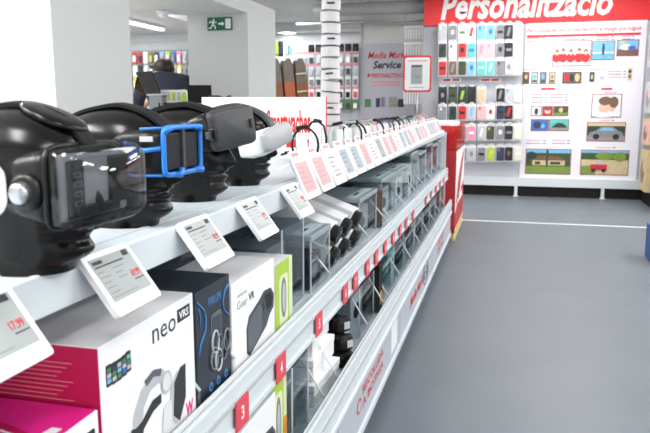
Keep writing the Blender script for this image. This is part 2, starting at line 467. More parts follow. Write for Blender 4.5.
for i, (a, c) in enumerate(KP):
    k = B().span((L(-1.17), a, 0.09), (L(-0.547), c, 0.335), 'panel_grey').span((L(-0.547), a, 0.09), (L(-0.535), c, 0.115), 'rail_white').build('kick_panel', g)
    F = AISLE((L(-0.547), 0, 0))
    if i == 2:
        b = B(); b.text(F, 'RECOLLIDA', 2.68, 0.242, 0.5, 0.04, 0.0005, 'ink_red', 0.02); b.text(F, 'A BOTIGA', 2.68, 0.18, 0.5, 0.04, 0.0005, 'ink_red', 0.02)
        b.disc(F, 2.61, 0.222, 0.045, 0.032, 0.0005, 0.0012, 'ink_red'); b.disc(F, 2.61, 0.222, 0.033, 0.022, 0.0012, 0.0016, 'panel_grey'); b.build('red_lettering', k)
        B().rect(F, 3.42, 0.15, 3.62, 0.31, 0.0005, 0.0015, 'white_card').build('sticker', k)
    if i == 3:
        b = B(); b.text(F, 'Media Markt', 4.15, 0.19, 0.7, 0.065, 0.0005, 'ink_red', 0.02, 0.3)
        sp = [(4.98 + 0.012 * (1 + a * 0.55) * cos(a) * 1.6, 0.22 + 0.012 * (1 + a * 0.55) * sin(a)) for a in [j * 0.4 for j in range(40)]]
        b.tube([F @ Vector((q[0], q[1], 0.002)) for q in sp], 0.004, 'mid_grey', 5); b.build('red_lettering', k)
    if i == 4:
        b = B(); b.text(F, 'SERVEI', 5.9, 0.235, 0.55, 0.05, 0.0005, 'ink_red', 0.02); b.text(F, 'A BOTIGA', 5.9, 0.165, 0.55, 0.05, 0.0005, 'ink_red', 0.02); b.build('red_lettering', k)

# red number tickets on the middle shelf's rail
lab_y = [1.19, 1.467, 1.766, 2.178] + [at_x(px, py, -0.58).y / 0.967 for px, py in ((345.5, 291), (355.7, 279), (367.7, 266), (376.6, 256), (385.5, 245), (393.5, 235), (400.5, 226), (406.6, 218), (413.5, 210))] + [5.4, 5.8, 6.2, 6.6, 7.0]
nums = '234567890123456789012'
def rail_ticket(y, num, label, group='red tickets on the rail'):
    t = thing('price_ticket', label, 'price ticket', (MIDX + 0.0185, y * 0.967, 0.735), 0, group)
    F = AISLE((0, 0, 0)); Fs = frame((0, 0, 0), (0, cos(0.06), sin(0.06)), (0.10, 0, 1))
    B().rect(F, -0.04, -0.036, 0.04, 0.038, 0.0, 0.003, 'tag_red', 0.004).build('card', t)
    B().text(F, num, -0.009, -0.016, 0.018, 0.034, 0.003, 'white_card', 0.02).build('numeral', t)
    return t
for i, y in enumerate(lab_y):
    n = ['', '3', '4', '5', '6', '7', '8', '9'][i] if i < 8 else ''
    if i == 0: continue
    where = {1: 'below the dark blue box', 2: 'below the white headset carton', 3: 'right of the one numbered 4'}.get(i)
    t = rail_ticket(y, str((i + 2) % 10), f'red square price ticket numbered {(i + 2) % 10}, {where}' if where else f'red square ticket on the middle rail, {ORD[i - 1]} from the near end')

# ================================================================== mannequin heads and headsets
HZ = [0.0, 0.018, 0.032, 0.05, 0.066, 0.078, 0.087, 0.096, 0.106, 0.12, 0.138, 0.152, 0.166, 0.185, 0.205, 0.222, 0.236, 0.247, 0.2545, 0.257]
HF = [0.060, 0.066, 0.082, 0.0935, 0.086, 0.0925, 0.088, 0.0925, 0.090, 0.0905, 0.0915, 0.0915, 0.0985, 0.0995, 0.094, 0.081, 0.063, 0.041, 0.016, 0.0005]
HB = [0.062, 0.058, 0.058, 0.060, 0.066, 0.072, 0.078, 0.084, 0.090, 0.099, 0.108, 0.114, 0.118, 0.121, 0.118, 0.106, 0.086, 0.058, 0.024, 0.0005]
HW = [0.058, 0.054, 0.052, 0.054, 0.058, 0.061, 0.0635, 0.066, 0.068, 0.071, 0.0745, 0.0765, 0.078, 0.0785, 0.075, 0.067, 0.054, 0.037, 0.015, 0.0005]
NOSE = [(0.098, 0), (0.104, 0.018), (0.112, 0.027), (0.12, 0.026), (0.135, 0.017), (0.15, 0.009), (0.162, 0.003), (0.17, 0)]


def interp(xs, ys, x):
    """smooth (Hermite) interpolation"""
    n = len(xs)
    if x <= xs[0]: return ys[0]
    if x >= xs[-1]: return ys[-1]
    for i in range(n - 1):
        if x <= xs[i + 1]:
            h = xs[i + 1] - xs[i]; f = (x - xs[i]) / h
            m0 = (ys[i + 1] - ys[i - 1]) / (xs[i + 1] - xs[i - 1]) if i else (ys[1] - ys[0]) / h
            m1 = (ys[i + 2] - ys[i]) / (xs[i + 2] - xs[i]) if i < n - 2 else (ys[-1] - ys[-2]) / h
            f2, f3 = f * f, f * f * f
            return (2 * f3 - 3 * f2 + 1) * ys[i] + (f3 - 2 * f2 + f) * h * m0 + (3 * f2 - 2 * f3) * ys[i + 1] + (f3 - f2) * h * m1


def head_pt(th, z, off=0.0):
    """point on the head's surface; th = 0 is the face (+X)"""
    f, bk, w = interp(HZ, HF, z), interp(HZ, HB, z), interp(HZ, HW, z)
    c, s_ = cos(th), sin(th)
    if c >= 0:
        x = f * abs(c) ** 0.85
        face = max(0.0, min(1.0, (0.2 - z) / 0.12))
        w2 = w * (1 - 0.10 * face * c)
        y = w2 * (abs(s_) ** 0.95) * (1 if s_ >= 0 else -1)
        a = abs(th if th < pi else th - 2 * pi)
        x += interp([q[0] for q in NOSE], [q[1] for q in NOSE], z) * exp(-(a / 0.17) ** 2)
        x -= 0.012 * exp(-((a - 0.42) / 0.2) ** 2) * exp(-((z - 0.150) / 0.014) ** 2)
        x += 0.005 * exp(-((a - 0.75) / 0.28) ** 2) * exp(-((z - 0.122) / 0.02) ** 2)
        x -= 0.006 * exp(-(a / 0.5) ** 2) * exp(-((z - 0.087) / 0.003) ** 2)
        x += 0.004 * (exp(-((z - 0.080) / 0.005) ** 2) + exp(-((z - 0.094) / 0.0045) ** 2)) * exp(-(a / 0.3) ** 2)
        x -= 0.006 * exp(-((a - 0.55) / 0.2) ** 2) * exp(-((z - 0.075) / 0.02) ** 2)
    else:
        x = -bk * abs(c) ** 0.9; y = w * (abs(s_) ** 0.9) * (1 if s_ >= 0 else -1)
    n = Vector((c / max(f if c > 0 else bk, 0.02), s_ / max(w, 0.02), 0)).normalized()
    if z > 0.2: n = (n + Vector((0, 0, (z - 0.2) / 0.03))).normalized()
    return Vector((x, y, z)) + n * off


DROP, XS = 0.015, 1.12


def make_head(label, loc, rz):
    t = thing('mannequin_head', label, 'mannequin head', loc, rz, 'black display heads')
    levels = [0.257 * (j / 90) for j in range(91)]
    levels = [0.257 * sin(min(1, j / 90 * 1.0) * pi / 2) if j > 60 else 0.257 * (j / 60) * sin(60 / 90 * pi / 2) for j in range(91)]
    fac = []
    nu = 96
    ths = [2 * pi * i / nu - 0.45 * sin(2 * pi * i / nu) * 0.9 for i in range(nu)]
    def hp(i, j):
        p = head_pt(ths[i] % (2 * pi), levels[j]); p.z = p.z * 0.7 if p.z < 0.05 else p.z - DROP; p.x *= XS
        return p
    B().grid(hp, nu, 91, 'black_gloss', True).build('head', t)
    B().disc(frame((0, 0, 0), (1, 0, 0), (0, 1, 0)), 0, 0, 0.052, 0.05, 0.0, 0.012, 'black_matte', 24).build('base', t)
    return t


def strap_ring(b, z0, z1, w, m, t0=70, t1=290, off=0.003, thick=0.004, n=26):
    """a flat band that follows the head from th=t0 round the back to t1"""
    def fn_(o):
        def fn(i, j):
            f = i / (n - 1); th = radians(t0 + (t1 - t0) * f); z = z0 + (z1 - z0) * sin(f * pi) + (w / 2 if j else -w / 2)
            p = head_pt(th % (2 * pi), z, o); p.x *= XS; return p
        return fn
    A, C = fn_(off), fn_(off + thick)
    tm = bmesh.new(); ring = []
    for i in range(n): ring.append([tm.verts.new(p) for p in (A(i, 0), A(i, 1), C(i, 1), C(i, 0))])
    for p, q in zip(ring, ring[1:]):
        for k in range(4): tm.faces.new((p[k], p[(k + 1) % 4], q[(k + 1) % 4], q[k]))
    tm.faces.new(ring[0]); tm.faces.new(ring[-1][::-1])
    b.merge(tm, m, False); return b


def strap_top(b, w, m, z0=0.19, z1=0.16, off=0.003, thick=0.005, n=22):
    """band over the crown in the head's middle plane"""
    pts = []
    for k in range(n):
        f = k / (n - 1)
        if f < 0.5: z = z0 + (0.2565 - z0) * sin(f * pi); th = 0.0
        else: z = z1 + (0.2565 - z1) * sin(f * pi); th = pi
        p = head_pt(th, min(z, 0.2568)); p.y = 0; p.x *= XS; pts.append(p)
    tm = bmesh.new(); ring = []
    for i, p in enumerate(pts):
        d = pts[min(i + 1, n - 1)] - pts[max(i - 1, 0)]; d.normalize(); nrm = Vector((d.z, 0, -d.x)); nrm = -nrm if nrm.z < -0.2 or (abs(nrm.z) <= 0.2 and nrm.x * p.x < 0) else nrm
        o = p + nrm * off; u = p + nrm * (off + thick)
        ring.append([tm.verts.new(q) for q in (o + Vector((0, -w / 2, -0.004)), o + Vector((0, w / 2, -0.004)), u + Vector((0, w / 2, -0.003)), u + Vector((0, 0, 0)), u + Vector((0, -w / 2, -0.003)))])
    for p, q in zip(ring, ring[1:]):
        for k in range(5): tm.faces.new((p[k], p[(k + 1) % 5], q[(k + 1) % 5], q[k]))
    tm.faces.new(ring[0]); tm.faces.new(ring[-1][::-1])
    b.merge(tm, m, False); return b


def shell(b, sections, m, n=40, e=0.35, T=None):
    """loft of rounded rectangles in the YZ plane: (x, half width, half height, z centre)"""
    tm = bmesh.new(); rings = []
    for x, hw, hh, zc in sections:
        rg = []
        for k in range(n):
            a = 2 * pi * k / n; c, s_ = cos(a), sin(a)
            rg.append(tm.verts.new((x, hw * abs(c) ** e * (1 if c >= 0 else -1), zc + hh * abs(s_) ** e * (1 if s_ >= 0 else -1))))
        rings.append(rg)
    for A, C in zip(rings, rings[1:]):
        for k in range(n): tm.faces.new((A[k], A[(k + 1) % n], C[(k + 1) % n], C[k]))
    tm.faces.new(rings[0][::-1]); tm.faces.new(rings[-1])
    b.merge(tm, m, True, T); return b


HEADS = [(-0.685, 0.855, 0.0), (-0.756, 1.24, 0.0), (-0.796, 1.62, 0.0), (-0.811, 1.99, 0.0)]
HL = ['nearest black mannequin head, wearing the smoky clear-fronted headset', 'black mannequin head wearing the blue-edged headset', 'black mannequin head wearing the dark grey fronted headset',
      'farthest black mannequin head, wearing the white and grey headset']
for (x, y, rz), lb in zip(HEADS, HL): make_head(lb, (x, y, TOPZ), rz)


def hs(name, label, i, extra=0.0):
    x, y, rz = HEADS[i]
    return thing(name, label, 'headset', (x, y, TOPZ - DROP), rz, 'headsets worn by the display heads')


# 1: smoky transparent visor
t = hs('virtual_reality_headset', 'black headset with smoky transparent front and silver side knob', 0)
b = B(); shell(b, [(0.03, 0.080, 0.042, 0.147), (0.055, 0.085, 0.048, 0.147), (0.08, 0.088, 0.053, 0.147), (0.1, 0.089, 0.054, 0.147)], 'black_plastic'); b.build('body', t)
b = B(); shell(b, [(0.1, 0.089, 0.054, 0.147), (0.105, 0.093, 0.057, 0.147), (0.137, 0.093, 0.057, 0.147), (0.148, 0.087, 0.050, 0.147)], 'smoke', e=0.28); b.build('visor', t)
b = B(); b.box((0.114, 0, 0.147), (0.012, 0.158, 0.092), 'pale_grey', 0.006); b.box((0.122, 0.052, 0.15), (0.008, 0.05, 0.07), 'black_plastic', 0.003)
b.box((0.122, -0.055, 0.144), (0.008, 0.036, 0.08), 'black_plastic', 0.004); b.box((0.122, 0.0, 0.112), (0.008, 0.1, 0.016), 'black_plastic', 0.003)
F = frame((0.1265, -0.055, 0.122), (0, 1, 0), (0, 0, 1))
for k in range(4):
    b.rect(F, -0.01, k * 0.013, 0.008, k * 0.013 + 0.007, 0, 0.001, 'mid_grey'); b.rect(F, -0.007, k * 0.013 + 0.0015, 0.005, k * 0.013 + 0.0055, 0.001, 0.0015, 'black_plastic')
b.build('phone_tray', t)
b = B(); b.tube([(0.103, 0.0925 * (abs(cos(a)) ** 0.3) * (1 if cos(a) >= 0 else -1), 0.147 + 0.0565 * (abs(sin(a)) ** 0.3) * (1 if sin(a) >= 0 else -1)) for a in [2 * pi * k / 40 for k in range(40)]], 0.004, 'black_plastic', 6, True)
b.build('visor_rim', t)
b = B(); b.box((0.115, 0.0, 0.0875), (0.03, 0.05, 0.008), 'black_plastic', 0.003); b.build('latch', t)
for s_ in (-1, 1):
    Fk = frame((0.072, s_ * 0.086, 0.143), (1, 0, 0), (0, 0, 1) if s_ < 0 else (0, 0, -1))
    h = B().lathe([(0.026, 0.0), (0.026, 0.008), (0.02, 0.012)], 'black_plastic', Fk).build('hinge_boss', t)
    B().lathe([(0.0145, 0.008), (0.0145, 0.022), (0.012, 0.025), (0.001, 0.0255)], 'silver', Fk).build('adjuster_knob', h, label='ribbed silver knob')
b = strap_ring(B(), 0.137, 0.15, 0.03, 'black_strap', 75, 285, 0.006); b.build('side_strap', t)
b = strap_top(B(), 0.032, 'black_strap'); b.build('top_strap', t)
Fp = frame((0.055, 0, 0.241), (1, 0, -0.42), (0, 1, 0))
b = B().lathe([(0.047, -0.004), (0.05, 0.0), (0.046, 0.005), (0.032, 0.008), (0.001, 0.0095)], 'black_gloss', Fp @ Matrix.Diagonal((1.05, 0.8, 1, 1)), 30); b.build('strap_pad', t)

# 2: open blue frame
t = hs('virtual_reality_headset', 'black headset with bright blue edging and open phone bay', 1)
b = B(); shell(b, [(0.02, 0.078, 0.038, 0.166), (0.05, 0.082, 0.045, 0.168), (0.085, 0.082, 0.046, 0.169), (0.13, 0.079, 0.045, 0.170)], 'black_plastic'); b.build('body', t)
def loop(x, hw, hh, zc, e=0.3, n=40): return [(x, hw * abs(cos(a)) ** e * (1 if cos(a) >= 0 else -1), zc + hh * abs(sin(a)) ** e * (1 if sin(a) >= 0 else -1)) for a in [2 * pi * k / n for k in range(n)]]
b = B(); b.tube(loop(0.134, 0.079, 0.045, 0.171, 0.22), 0.0052, 'blue_frame', 8, True); b.build('front_frame', t, label='bright blue front frame')
b = B(); b.box((0.133, 0, 0.170), (0.008, 0.010, 0.085), 'dark_grey'); b.box((0.131, -0.039, 0.17), (0.004, 0.055, 0.07), 'black_plastic', 0.001); b.box((0.131, 0.039, 0.17), (0.004, 0.055, 0.07), 'black_plastic', 0.001); b.build('phone_bay', t)
for s_ in (-1, 1):
    y = s_ * 0.084
    b = B(); b.tube([(0.13, y, 0.178), (0.1, y, 0.174), (0.075, s_ * 0.0845, 0.173)], 0.0045, 'blue_frame'); b.tube([(0.054, s_ * 0.0835, 0.187), (0.066, s_ * 0.0845, 0.184), (0.075, s_ * 0.085, 0.173), (0.068, s_ * 0.085, 0.16), (0.056, s_ * 0.0835, 0.155)], 0.0045, 'blue_frame')
    b.tube([(0.02, s_ * 0.076, 0.132), (0.07, s_ * 0.080, 0.125), (0.13, s_ * 0.076, 0.126)], 0.0025, 'blue_frame'); b.tube([(0.085, s_ * 0.078, 0.214), (0.11, s_ * 0.077, 0.215), (0.13, s_ * 0.075, 0.216)], 0.0025, 'blue_frame')
    b.build('side_trim', t, label='blue Y-shaped side trim')
    B().box((0.1, s_ * 0.0815, 0.195), (0.028, 0.004, 0.01), 'pale_grey', 0.001, ).build('side_slot', t)
for q in ([(0.134, 0.05, 0.128), (0.142, 0.07, 0.126), (0.136, 0.077, 0.13)], [(0.134, 0.05, 0.214), (0.142, 0.066, 0.215), (0.136, 0.077, 0.21)],
          [(0.134, -0.05, 0.214), (0.142, -0.068, 0.215), (0.136, -0.08, 0.208)], [(0.134, -0.04, 0.126), (0.143, -0.03, 0.124), (0.14, -0.02, 0.135)]):
    B().tube(q, 0.006, 'blue_frame').build('phone_clip', t, label='blue phone clip')
b = strap_ring(B(), 0.158, 0.165, 0.034, 'black_strap', 75, 285, 0.006); b.build('side_strap', t)
b = strap_top(B(), 0.05, 'black_strap'); b.build('top_strap', t)

# 3: dark grey front plate, worn turned towards the aisle's near end
t = hs('virtual_reality_headset', 'black headset with large smooth dark grey front plate', 2)
T = Matrix.Translation((0, 0, 0.192)) @ Matrix.Rotation(radians(-18), 4, 'Z') @ Matrix.Rotation(radians(7), 4, 'X') @ Matrix.Rotation(radians(-4), 4, 'Y') @ Matrix.Translation((0.024, 0.008, 0))
b = B(); shell(b, [(0.03, 0.078, 0.036, -0.006), (0.055, 0.086, 0.043, -0.003), (0.085, 0.089, 0.047, 0), (0.108, 0.09, 0.048, 0)], 'black_plastic', T=T); b.build('body', t)
b = B(); shell(b, [(0.106, 0.078, 0.046, 0.002), (0.114, 0.081, 0.050, 0.002), (0.126, 0.080, 0.049, 0.002), (0.133, 0.072, 0.041, 0.002)], 'visor_grey', e=0.26, T=T); b.build('front_plate', t, label='smooth dark grey front plate')
b = B(); b.box((0.126, -0.078, -0.004), (0.022, 0.016, 0.032), 'black_plastic', 0.004, T); b.box((0.122, -0.089, -0.004), (0.014, 0.012, 0.018), 'dark_grey', 0.002, T); b.build('phone_clip', t)
b = B(); b.box((0.133, 0.056, 0.004), (0.006, 0.010, 0.024), 'black_plastic', 0.002, T); b.build('plate_slot', t)
b = strap_ring(B(), 0.16, 0.17, 0.04, 'black_strap', 75, 285, 0.006); b.build('side_strap', t)
b = strap_top(B(), 0.055, 'black_strap', thick=0.01); b.build('top_strap', t)

# 4: white and grey
t = hs('virtual_reality_headset', 'white headset with pale grey front plate tilted upwards', 3)
T = Matrix.Translation((0.014, 0, 0.147)) @ Matrix.Rotation(radians(-7), 4, 'Z') @ Matrix.Rotation(radians(9), 4, 'X') @ Matrix.Rotation(radians(-8), 4, 'Y')
b = B(); shell(b, [(0.03, 0.078, 0.034, -0.008), (0.07, 0.088, 0.039, -0.007), (0.1, 0.092, 0.038, -0.004), (0.118, 0.09, 0.034, 0)], 'light_plastic', T=T); b.build('body', t)
b = B(); shell(b, [(0.116, 0.091, 0.030, 0.002), (0.122, 0.096, 0.034, 0.002), (0.132, 0.093, 0.032, 0.002), (0.138, 0.083, 0.025, 0.002)], 'plate_grey', e=0.4, T=T); b.build('front_plate', t, label='pale grey front plate')
b = strap_ring(B(), 0.142, 0.17, 0.03, 'black_strap', 75, 285, 0.006); b.build('side_strap', t)
b = strap_top(B(), 0.05, 'visor_grey', thick=0.008); b.build('top_strap', t)

# ================================================================== electronic shelf labels on the top lip
def esl(y, price, label, w=0.135, seed=0):
    t = thing('shelf_label', label, 'shelf label', (LIPX + 0.0125, y - 0.028, TOPZ + 0.002), 0, 'electronic shelf labels on the top shelf')
    rnd = random.Random(seed)
    F = frame((0, 0, 0.004), (0, 1, 0), (-0.062, 0, 0.084))       # y runs up the slope
    Ls = 0.112
    F = F @ Matrix.Translation((0, -Ls, 0))
    B().rect(F, -w / 2, 0, w / 2, Ls, -0.006, 0.004, 'white_frame', 0.006).build('frame', t)
    sc = B().rect(F, -w / 2 + 0.012, 0.024, w / 2 - 0.010, Ls - 0.010, 0.004, 0.0046, 'screen_grey').build('screen', t)
    b = B()
    x0 = -w / 2 + 0.017
    b.rect(F, x0, Ls - 0.021, x0 + 0.026, Ls - 0.015, 0.0046, 0.005, 'ink'); b.rect(F, x0, Ls - 0.027, x0 + 0.080, Ls - 0.0245, 0.0046, 0.005, 'ink')
    b.rect(F, w / 2 - 0.032, Ls - 0.022, w / 2 - 0.016, Ls - 0.012, 0.0046, 0.005, 'ink')
    for k in range(5):
        yy = Ls - 0.036 - k * 0.0095
        b.rect(F, x0, yy, x0 + rnd.uniform(0.012, 0.03), yy + 0.0018, 0.0046, 0.005, 'ink_soft')
        if k < 3: b.rect(F, x0 + 0.042, yy, x0 + 0.042 + rnd.uniform(0.016, 0.034), yy + 0.0018, 0.0046, 0.005, 'ink_soft')
    b.rect(F, x0, 0.03, x0 + 0.07, 0.0316, 0.0046, 0.005, 'ink_soft')
    b.build('printed_lines', t)
    b = B().text(F, price, w / 2 - 0.042, 0.050, 0.026, 0.013, 0.0046, 'ink_red', 0.02); b.rect(F, w / 2 - 0.04, 0.044, w / 2 - 0.014, 0.046, 0.0046, 0.005, 'ink'); b.build('price', t)
    B().box((0.0, 0, -0.012), (0.012, 0.06, 0.03), 'acrylic_edge').build('clip', t)
    return t
for i, (y, pr, lb, w) in enumerate([(0.70, '17.99', 'white-framed shelf label at the left edge below the nearest head', 0.14), (0.995, '69.99', 'white-framed shelf label above the white and magenta headset box', 0.135),
                                    (1.325, '49.99', 'white-framed shelf label above the dark blue box', 0.14), (1.635, '59.99', 'white-framed shelf label above the clear-topped bins, fourth along the lip', 0.13),
                                    (1.98, '99.99', 'white-framed shelf label just before the tall watch tickets start', 0.135)]):
    esl(y, pr, lb, w, i)

# tall tickets in front of the watches
NT = 24
def tall_ticket(i):
    y = 2.165 + i * 0.198
    rise = 0.0 + 0.05 * i / NT
    t = thing('watch_ticket', f'tall white watch ticket along the top shelf, {ORD[i]} from the near end', 'price ticket', (LIPX + 0.013, y, TOPZ - 0.03 + rise), 0, 'tall tickets before the watches')
    Ls = 0.142; w = 0.172
    F = frame((0, 0, 0), (0, 1, 0), (-0.052, 0, 0.115)) @ Matrix.Translation((0, -0.035, 0.012))
    B().rect(F, -w / 2, 0, w / 2, Ls, -0.005, 0.003, 'white_frame', 0.004).build('frame', t)
    m = ['screen_pink', 'screen_pink', 'off_white', 'screen_blue', 'screen_blue', 'screen_pink', 'off_white', 'screen_grey'][i % 8] if i else 'screen_pink'
    B().rect(F, -w / 2 + 0.022, 0.022, w / 2 - 0.022, Ls - 0.016, 0.003, 0.0038, m).build('screen', t)
    b = B(); rnd = random.Random(i)
    for k in range(5):
        yy = 0.034 + k * 0.018
        b.rect(F, -w / 2 + 0.034, yy, -w / 2 + 0.034 + rnd.uniform(0.04, 0.09), yy + 0.005, 0.0038, 0.0044, 'soft_red' if (m == 'screen_pink' or k == 1) else 'ink_soft')
    b.build('printed_lines', t)
    B().rect(F, -0.032, Ls + 0.008, 0.032, Ls + 0.019, -0.004, -0.001, 'soft_red').rect(F, -0.06, Ls - 0.006, 0.06, Ls + 0.026, -0.006, -0.0042, 'white_card').build('header_strip', t, label='small pinkish red header strip')
for i in range(NT): tall_ticket(i)

# ================================================================== watches on the top shelf
def watch(x, y, band, face, label, s=1.0, rz=0.0, tilt=0.0, z=TOPZ):
    t = thing('smartwatch', label, 'smartwatch', (x, y, z), rz, 'smartwatches on the top shelf')
    # white display cradle
    b = B(); b.box((0, 0, 0.006), (0.075 * s, 0.05 * s, 0.012), 'white_frame', 0.003)
    b.tube([(-0.008 * s, 0, 0.012), (-0.014 * s, 0, 0.085 * s)], 0.017 * s, 'white_frame', 10); b.build('display_cradle', t)
    R = Matrix.Translation((0, 0, 0.008)) @ Matrix.Rotation(tilt, 4, 'Y')
    a0, a1, n = radians(-75), radians(215), 22
    pts = [R @ Vector((0.036 * s * cos(a0 + (a1 - a0) * k / n), 0, 0.052 * s + 0.046 * s * sin(a0 + (a1 - a0) * k / n))) for k in range(n + 1)]
    w = 0.011 * s
    tm = bmesh.new(); rg = []
    ctr = R @ Vector((0, 0, 0.052 * s))
    for p in pts:
        d = (p - ctr).normalized() * 0.003 * s
        rg.append([tm.verts.new(p + q) for q in (d + Vector((0, w, 0)), d + Vector((0, -w, 0)), -d + Vector((0, -w, 0)), -d + Vector((0, w, 0)))])
    for p, q in zip(rg, rg[1:]):
        for k in range(4): tm.faces.new((p[k], p[(k + 1) % 4], q[(k + 1) % 4], q[k]))
    tm.faces.new(rg[0]); tm.faces.new(rg[-1][::-1])
    B().merge(tm, band).build('strap', t)
    c = R @ Vector((-0.006 * s, 0, 0.052 * s + 0.047 * s))
    T = Matrix.Translation(c) @ Matrix.Rotation(tilt - 0.12, 4, 'Y')
    f = B().box((0, 0, 0.002), (0.036 * s, 0.034 * s, 0.010 * s), face, 0.003 * s, T).build('watch_case', t)
    B().box((0, 0, 0.0022 + 0.005 * s), (0.026 * s, 0.026 * s, 0.001), 'black_gloss', 0, T).build('screen', f)
    return t
WT = [  # px of the loop, band, case, words
    (306, 138, 'black_plastic', 'black_plastic', 'black fitness watch with curved strap in front of the sign', 1.0),
    (342, 136, 'white_frame', 'black_plastic', 'black-faced watch on white loop right of the tall white stand', 1.0),
    (351, 135, 'black_plastic', 'silver', 'black strap watch with silver case beside the white loop watch', 1.0),
    (358, 134, 'black_plastic', 'black_plastic', 'all black watch after the silver-cased one', 1.0),
    (365, 132, 'print_cream', 'silver', 'cream strap watch, first pale one along the row', 1.0),
    (370, 131, 'print_pink', 'silver', 'pink strap watch beside the cream one', 1.0),
    (377, 129, 'black_plastic', 'black_plastic', 'black watch between the pink and the blue straps', 1.0),
    (383, 127, 'print_blue', 'dark_grey', 'blue strap watch near the middle of the row', 1.0),
    (388, 126, 'print_brown', 'black_plastic', 'dark brown strap watch after the blue one', 1.0),
    (393, 125, 'black_plastic', 'black_plastic', 'black watch after the brown strap one', 1.0),
    (399, 124, 'dark_grey', 'black_plastic', 'dark grey watch in the farther half of the row', 1.0),
    (405, 122, 'print_navy', 'silver', 'navy strap watch before the red-framed price sign', 1.0),
    (411, 121, 'print_silver', 'dark_grey', 'grey strap watch below the red-framed price sign', 1.0),
    (417, 120, 'print_cream', 'silver', 'pale cream watch near the far end of the row', 1.0),
    (424, 119, 'print_pink', 'print_rose', 'pink watch at the far end of the row', 1.05)]
for k, (px, py, bd, fc, lb, s) in enumerate(WT):
    X = -0.80 - 0.01 * (k % 3)
    p = at_x(px, py, X)
    watch(X, p.y, bd, fc, lb, s * 1.5, radians(18), radians(random.uniform(-8, 8)), TOPZ + 0.004 * k * 0)
# tall white stand with a black band over it
t = thing('watch_stand', 'tall white stand with a black wristband looped over its top', 'watch stand', (-0.79, 2.86, TOPZ))
b = B(); b.box((0, 0, 0.008), (0.1, 0.08, 0.016), 'white_frame', 0.004)
b.tube([(-0.01, 0, 0.016), (-0.012, 0, 0.08), (-0.008, 0, 0.155)], [0.034, 0.03, 0.026], 'white_frame', 14); b.build('stand', t)
b = B(); b.tube([(-0.045, 0, 0.15), (-0.03, 0, 0.175), (0.0, 0, 0.178), (0.025, 0, 0.16), (0.036, 0, 0.11), (0.037, 0, 0.06), (0.032, 0, 0.02)], 0.011, 'black_plastic', 8, flat=(0.45, 1)); b.build('wristband', t)
B().lathe([(0.02, 0), (0.02, 0.008), (0.015, 0.012)], 'black_gloss', frame((-0.004, 0, 0.176), (1, 0, -0.2), (0, 1, 0))).build('tracker_face', t)
# two small trackers lying on the shelf
for px, py, lb in ((287, 156, 'small dark tracker lying on the shelf left of the pink ticket header'), (300, 156, 'small dark tracker lying behind the first tall ticket')):
    p = at_z(px, py, TOPZ + 0.012)
    t = thing('fitness_tracker', lb, 'fitness tracker', (p.x, p.y, TOPZ), 0.6)
    B().box((0, 0, 0.006), (0.06, 0.04, 0.012), 'white_frame', 0.003).build('display_cradle', t)
    B().tube([(-0.03, 0, 0.018), (0, 0, 0.026), (0.03, 0, 0.018)], 0.011, 'black_plastic', 8, flat=(0.5, 1)).build('strap', t)
    B().box((0, 0, 0.031), (0.024, 0.018, 0.007), 'black_gloss', 0.002).build('tracker_face', t)
# security cords of the trackers and watches
b = B()
for k in range(4):
    x, y = -0.83 - 0.02 * k, 2.45 + 0.16 * k
    b.tube([(x, y, TOPZ + 0.006), (x + 0.04, y + 0.05, TOPZ + 0.03 + 0.01 * (k % 2)), (x + 0.06, y + 0.11, TOPZ + 0.006)], 0.0035, 'white_frame', 6)
o = tag(b.build('cable'), 'white security cords curling on the shelf among the trackers', 'cord')

# sign above the watches
t = thing('header_sign', 'white card sign reading Smartwaches in red, standing behind the watches', 'sign', (-0.84, 3.2, TOPZ), radians(7))
F = BACK((0, 0, 0))
B().rect(F, -0.62, 0.0, 0.0, 0.287, 0, 0.006, 'white_card').rect(F, -0.006, 0.0, 0.0, 0.287, 0.006, 0.007, 'ink_red').build('card', t)
B().text(F, 'Smartwaches', -0.295, 0.115, 0.215, 0.112, 0.006, 'ink_red', 0.03, 0.0).build('lettering', t)
b = B()
for k, (a, c) in enumerate([(-0.2, -0.12), (-0.1, -0.03)]): b.rect(F, a, 0.045, c, 0.085, 0.006, 0.007, 'ink_red')
b.build('printed_blocks', t)
B().box((-0.3, 0, 0.004), (0.6, 0.05, 0.008), 'acrylic_edge').build('stand', t)

# red-framed price sign on its pole at the far end
t = thing('price_sign', 'white price sign in a rounded red frame on a thin pole', 'sign', (-0.96, 7.05, TOPZ), 0)
pc = [at_y(404, 56, 7.05), at_y(431, 92, 7.05)]
x0, x1, z0, z1 = pc[0].x + 0.96, pc[1].x + 0.96, pc[1].z - TOPZ, pc[0].z - TOPZ
F = BACK((0, 0, 0))
B().rect(F, x0, z0, x1, z1, 0, 0.02, 'sign_red', 0.025).build('frame', t)
B().rect(F, x0 + 0.015, z0 + 0.018, x1 - 0.015, z1 - 0.018, 0.02, 0.023, 'white_card', 0.02).build('card', t)
b = B(); w = x1 - x0; h = z1 - z0
b.rect(F, x0 + 0.28 * w, z0 + 0.22 * h, x0 + 0.68 * w, z0 + 0.75 * h, 0.023, 0.024, 'screen_grey'); b.rect(F, x0 + 0.3 * w, z0 + 0.69 * h, x0 + 0.66 * w, z0 + 0.73 * h, 0.024, 0.025, 'ink')
b.text(F, '79,-', x0 + 0.42 * w, z0 + 0.38 * h, 0.22 * w, 0.07 * h, 0.024, 'ink_red', 0.02)
b.rect(F, x0 + 0.15 * w, z0 + 0.84 * h, x0 + 0.85 * w, z0 + 0.87 * h, 0.023, 0.024, 'soft_red'); b.rect(F, x0 + 0.22 * w, z0 + 0.12 * h, x0 + 0.75 * w, z0 + 0.135 * h, 0.023, 0.024, 'ink_soft')
b.build('printed_price', t)
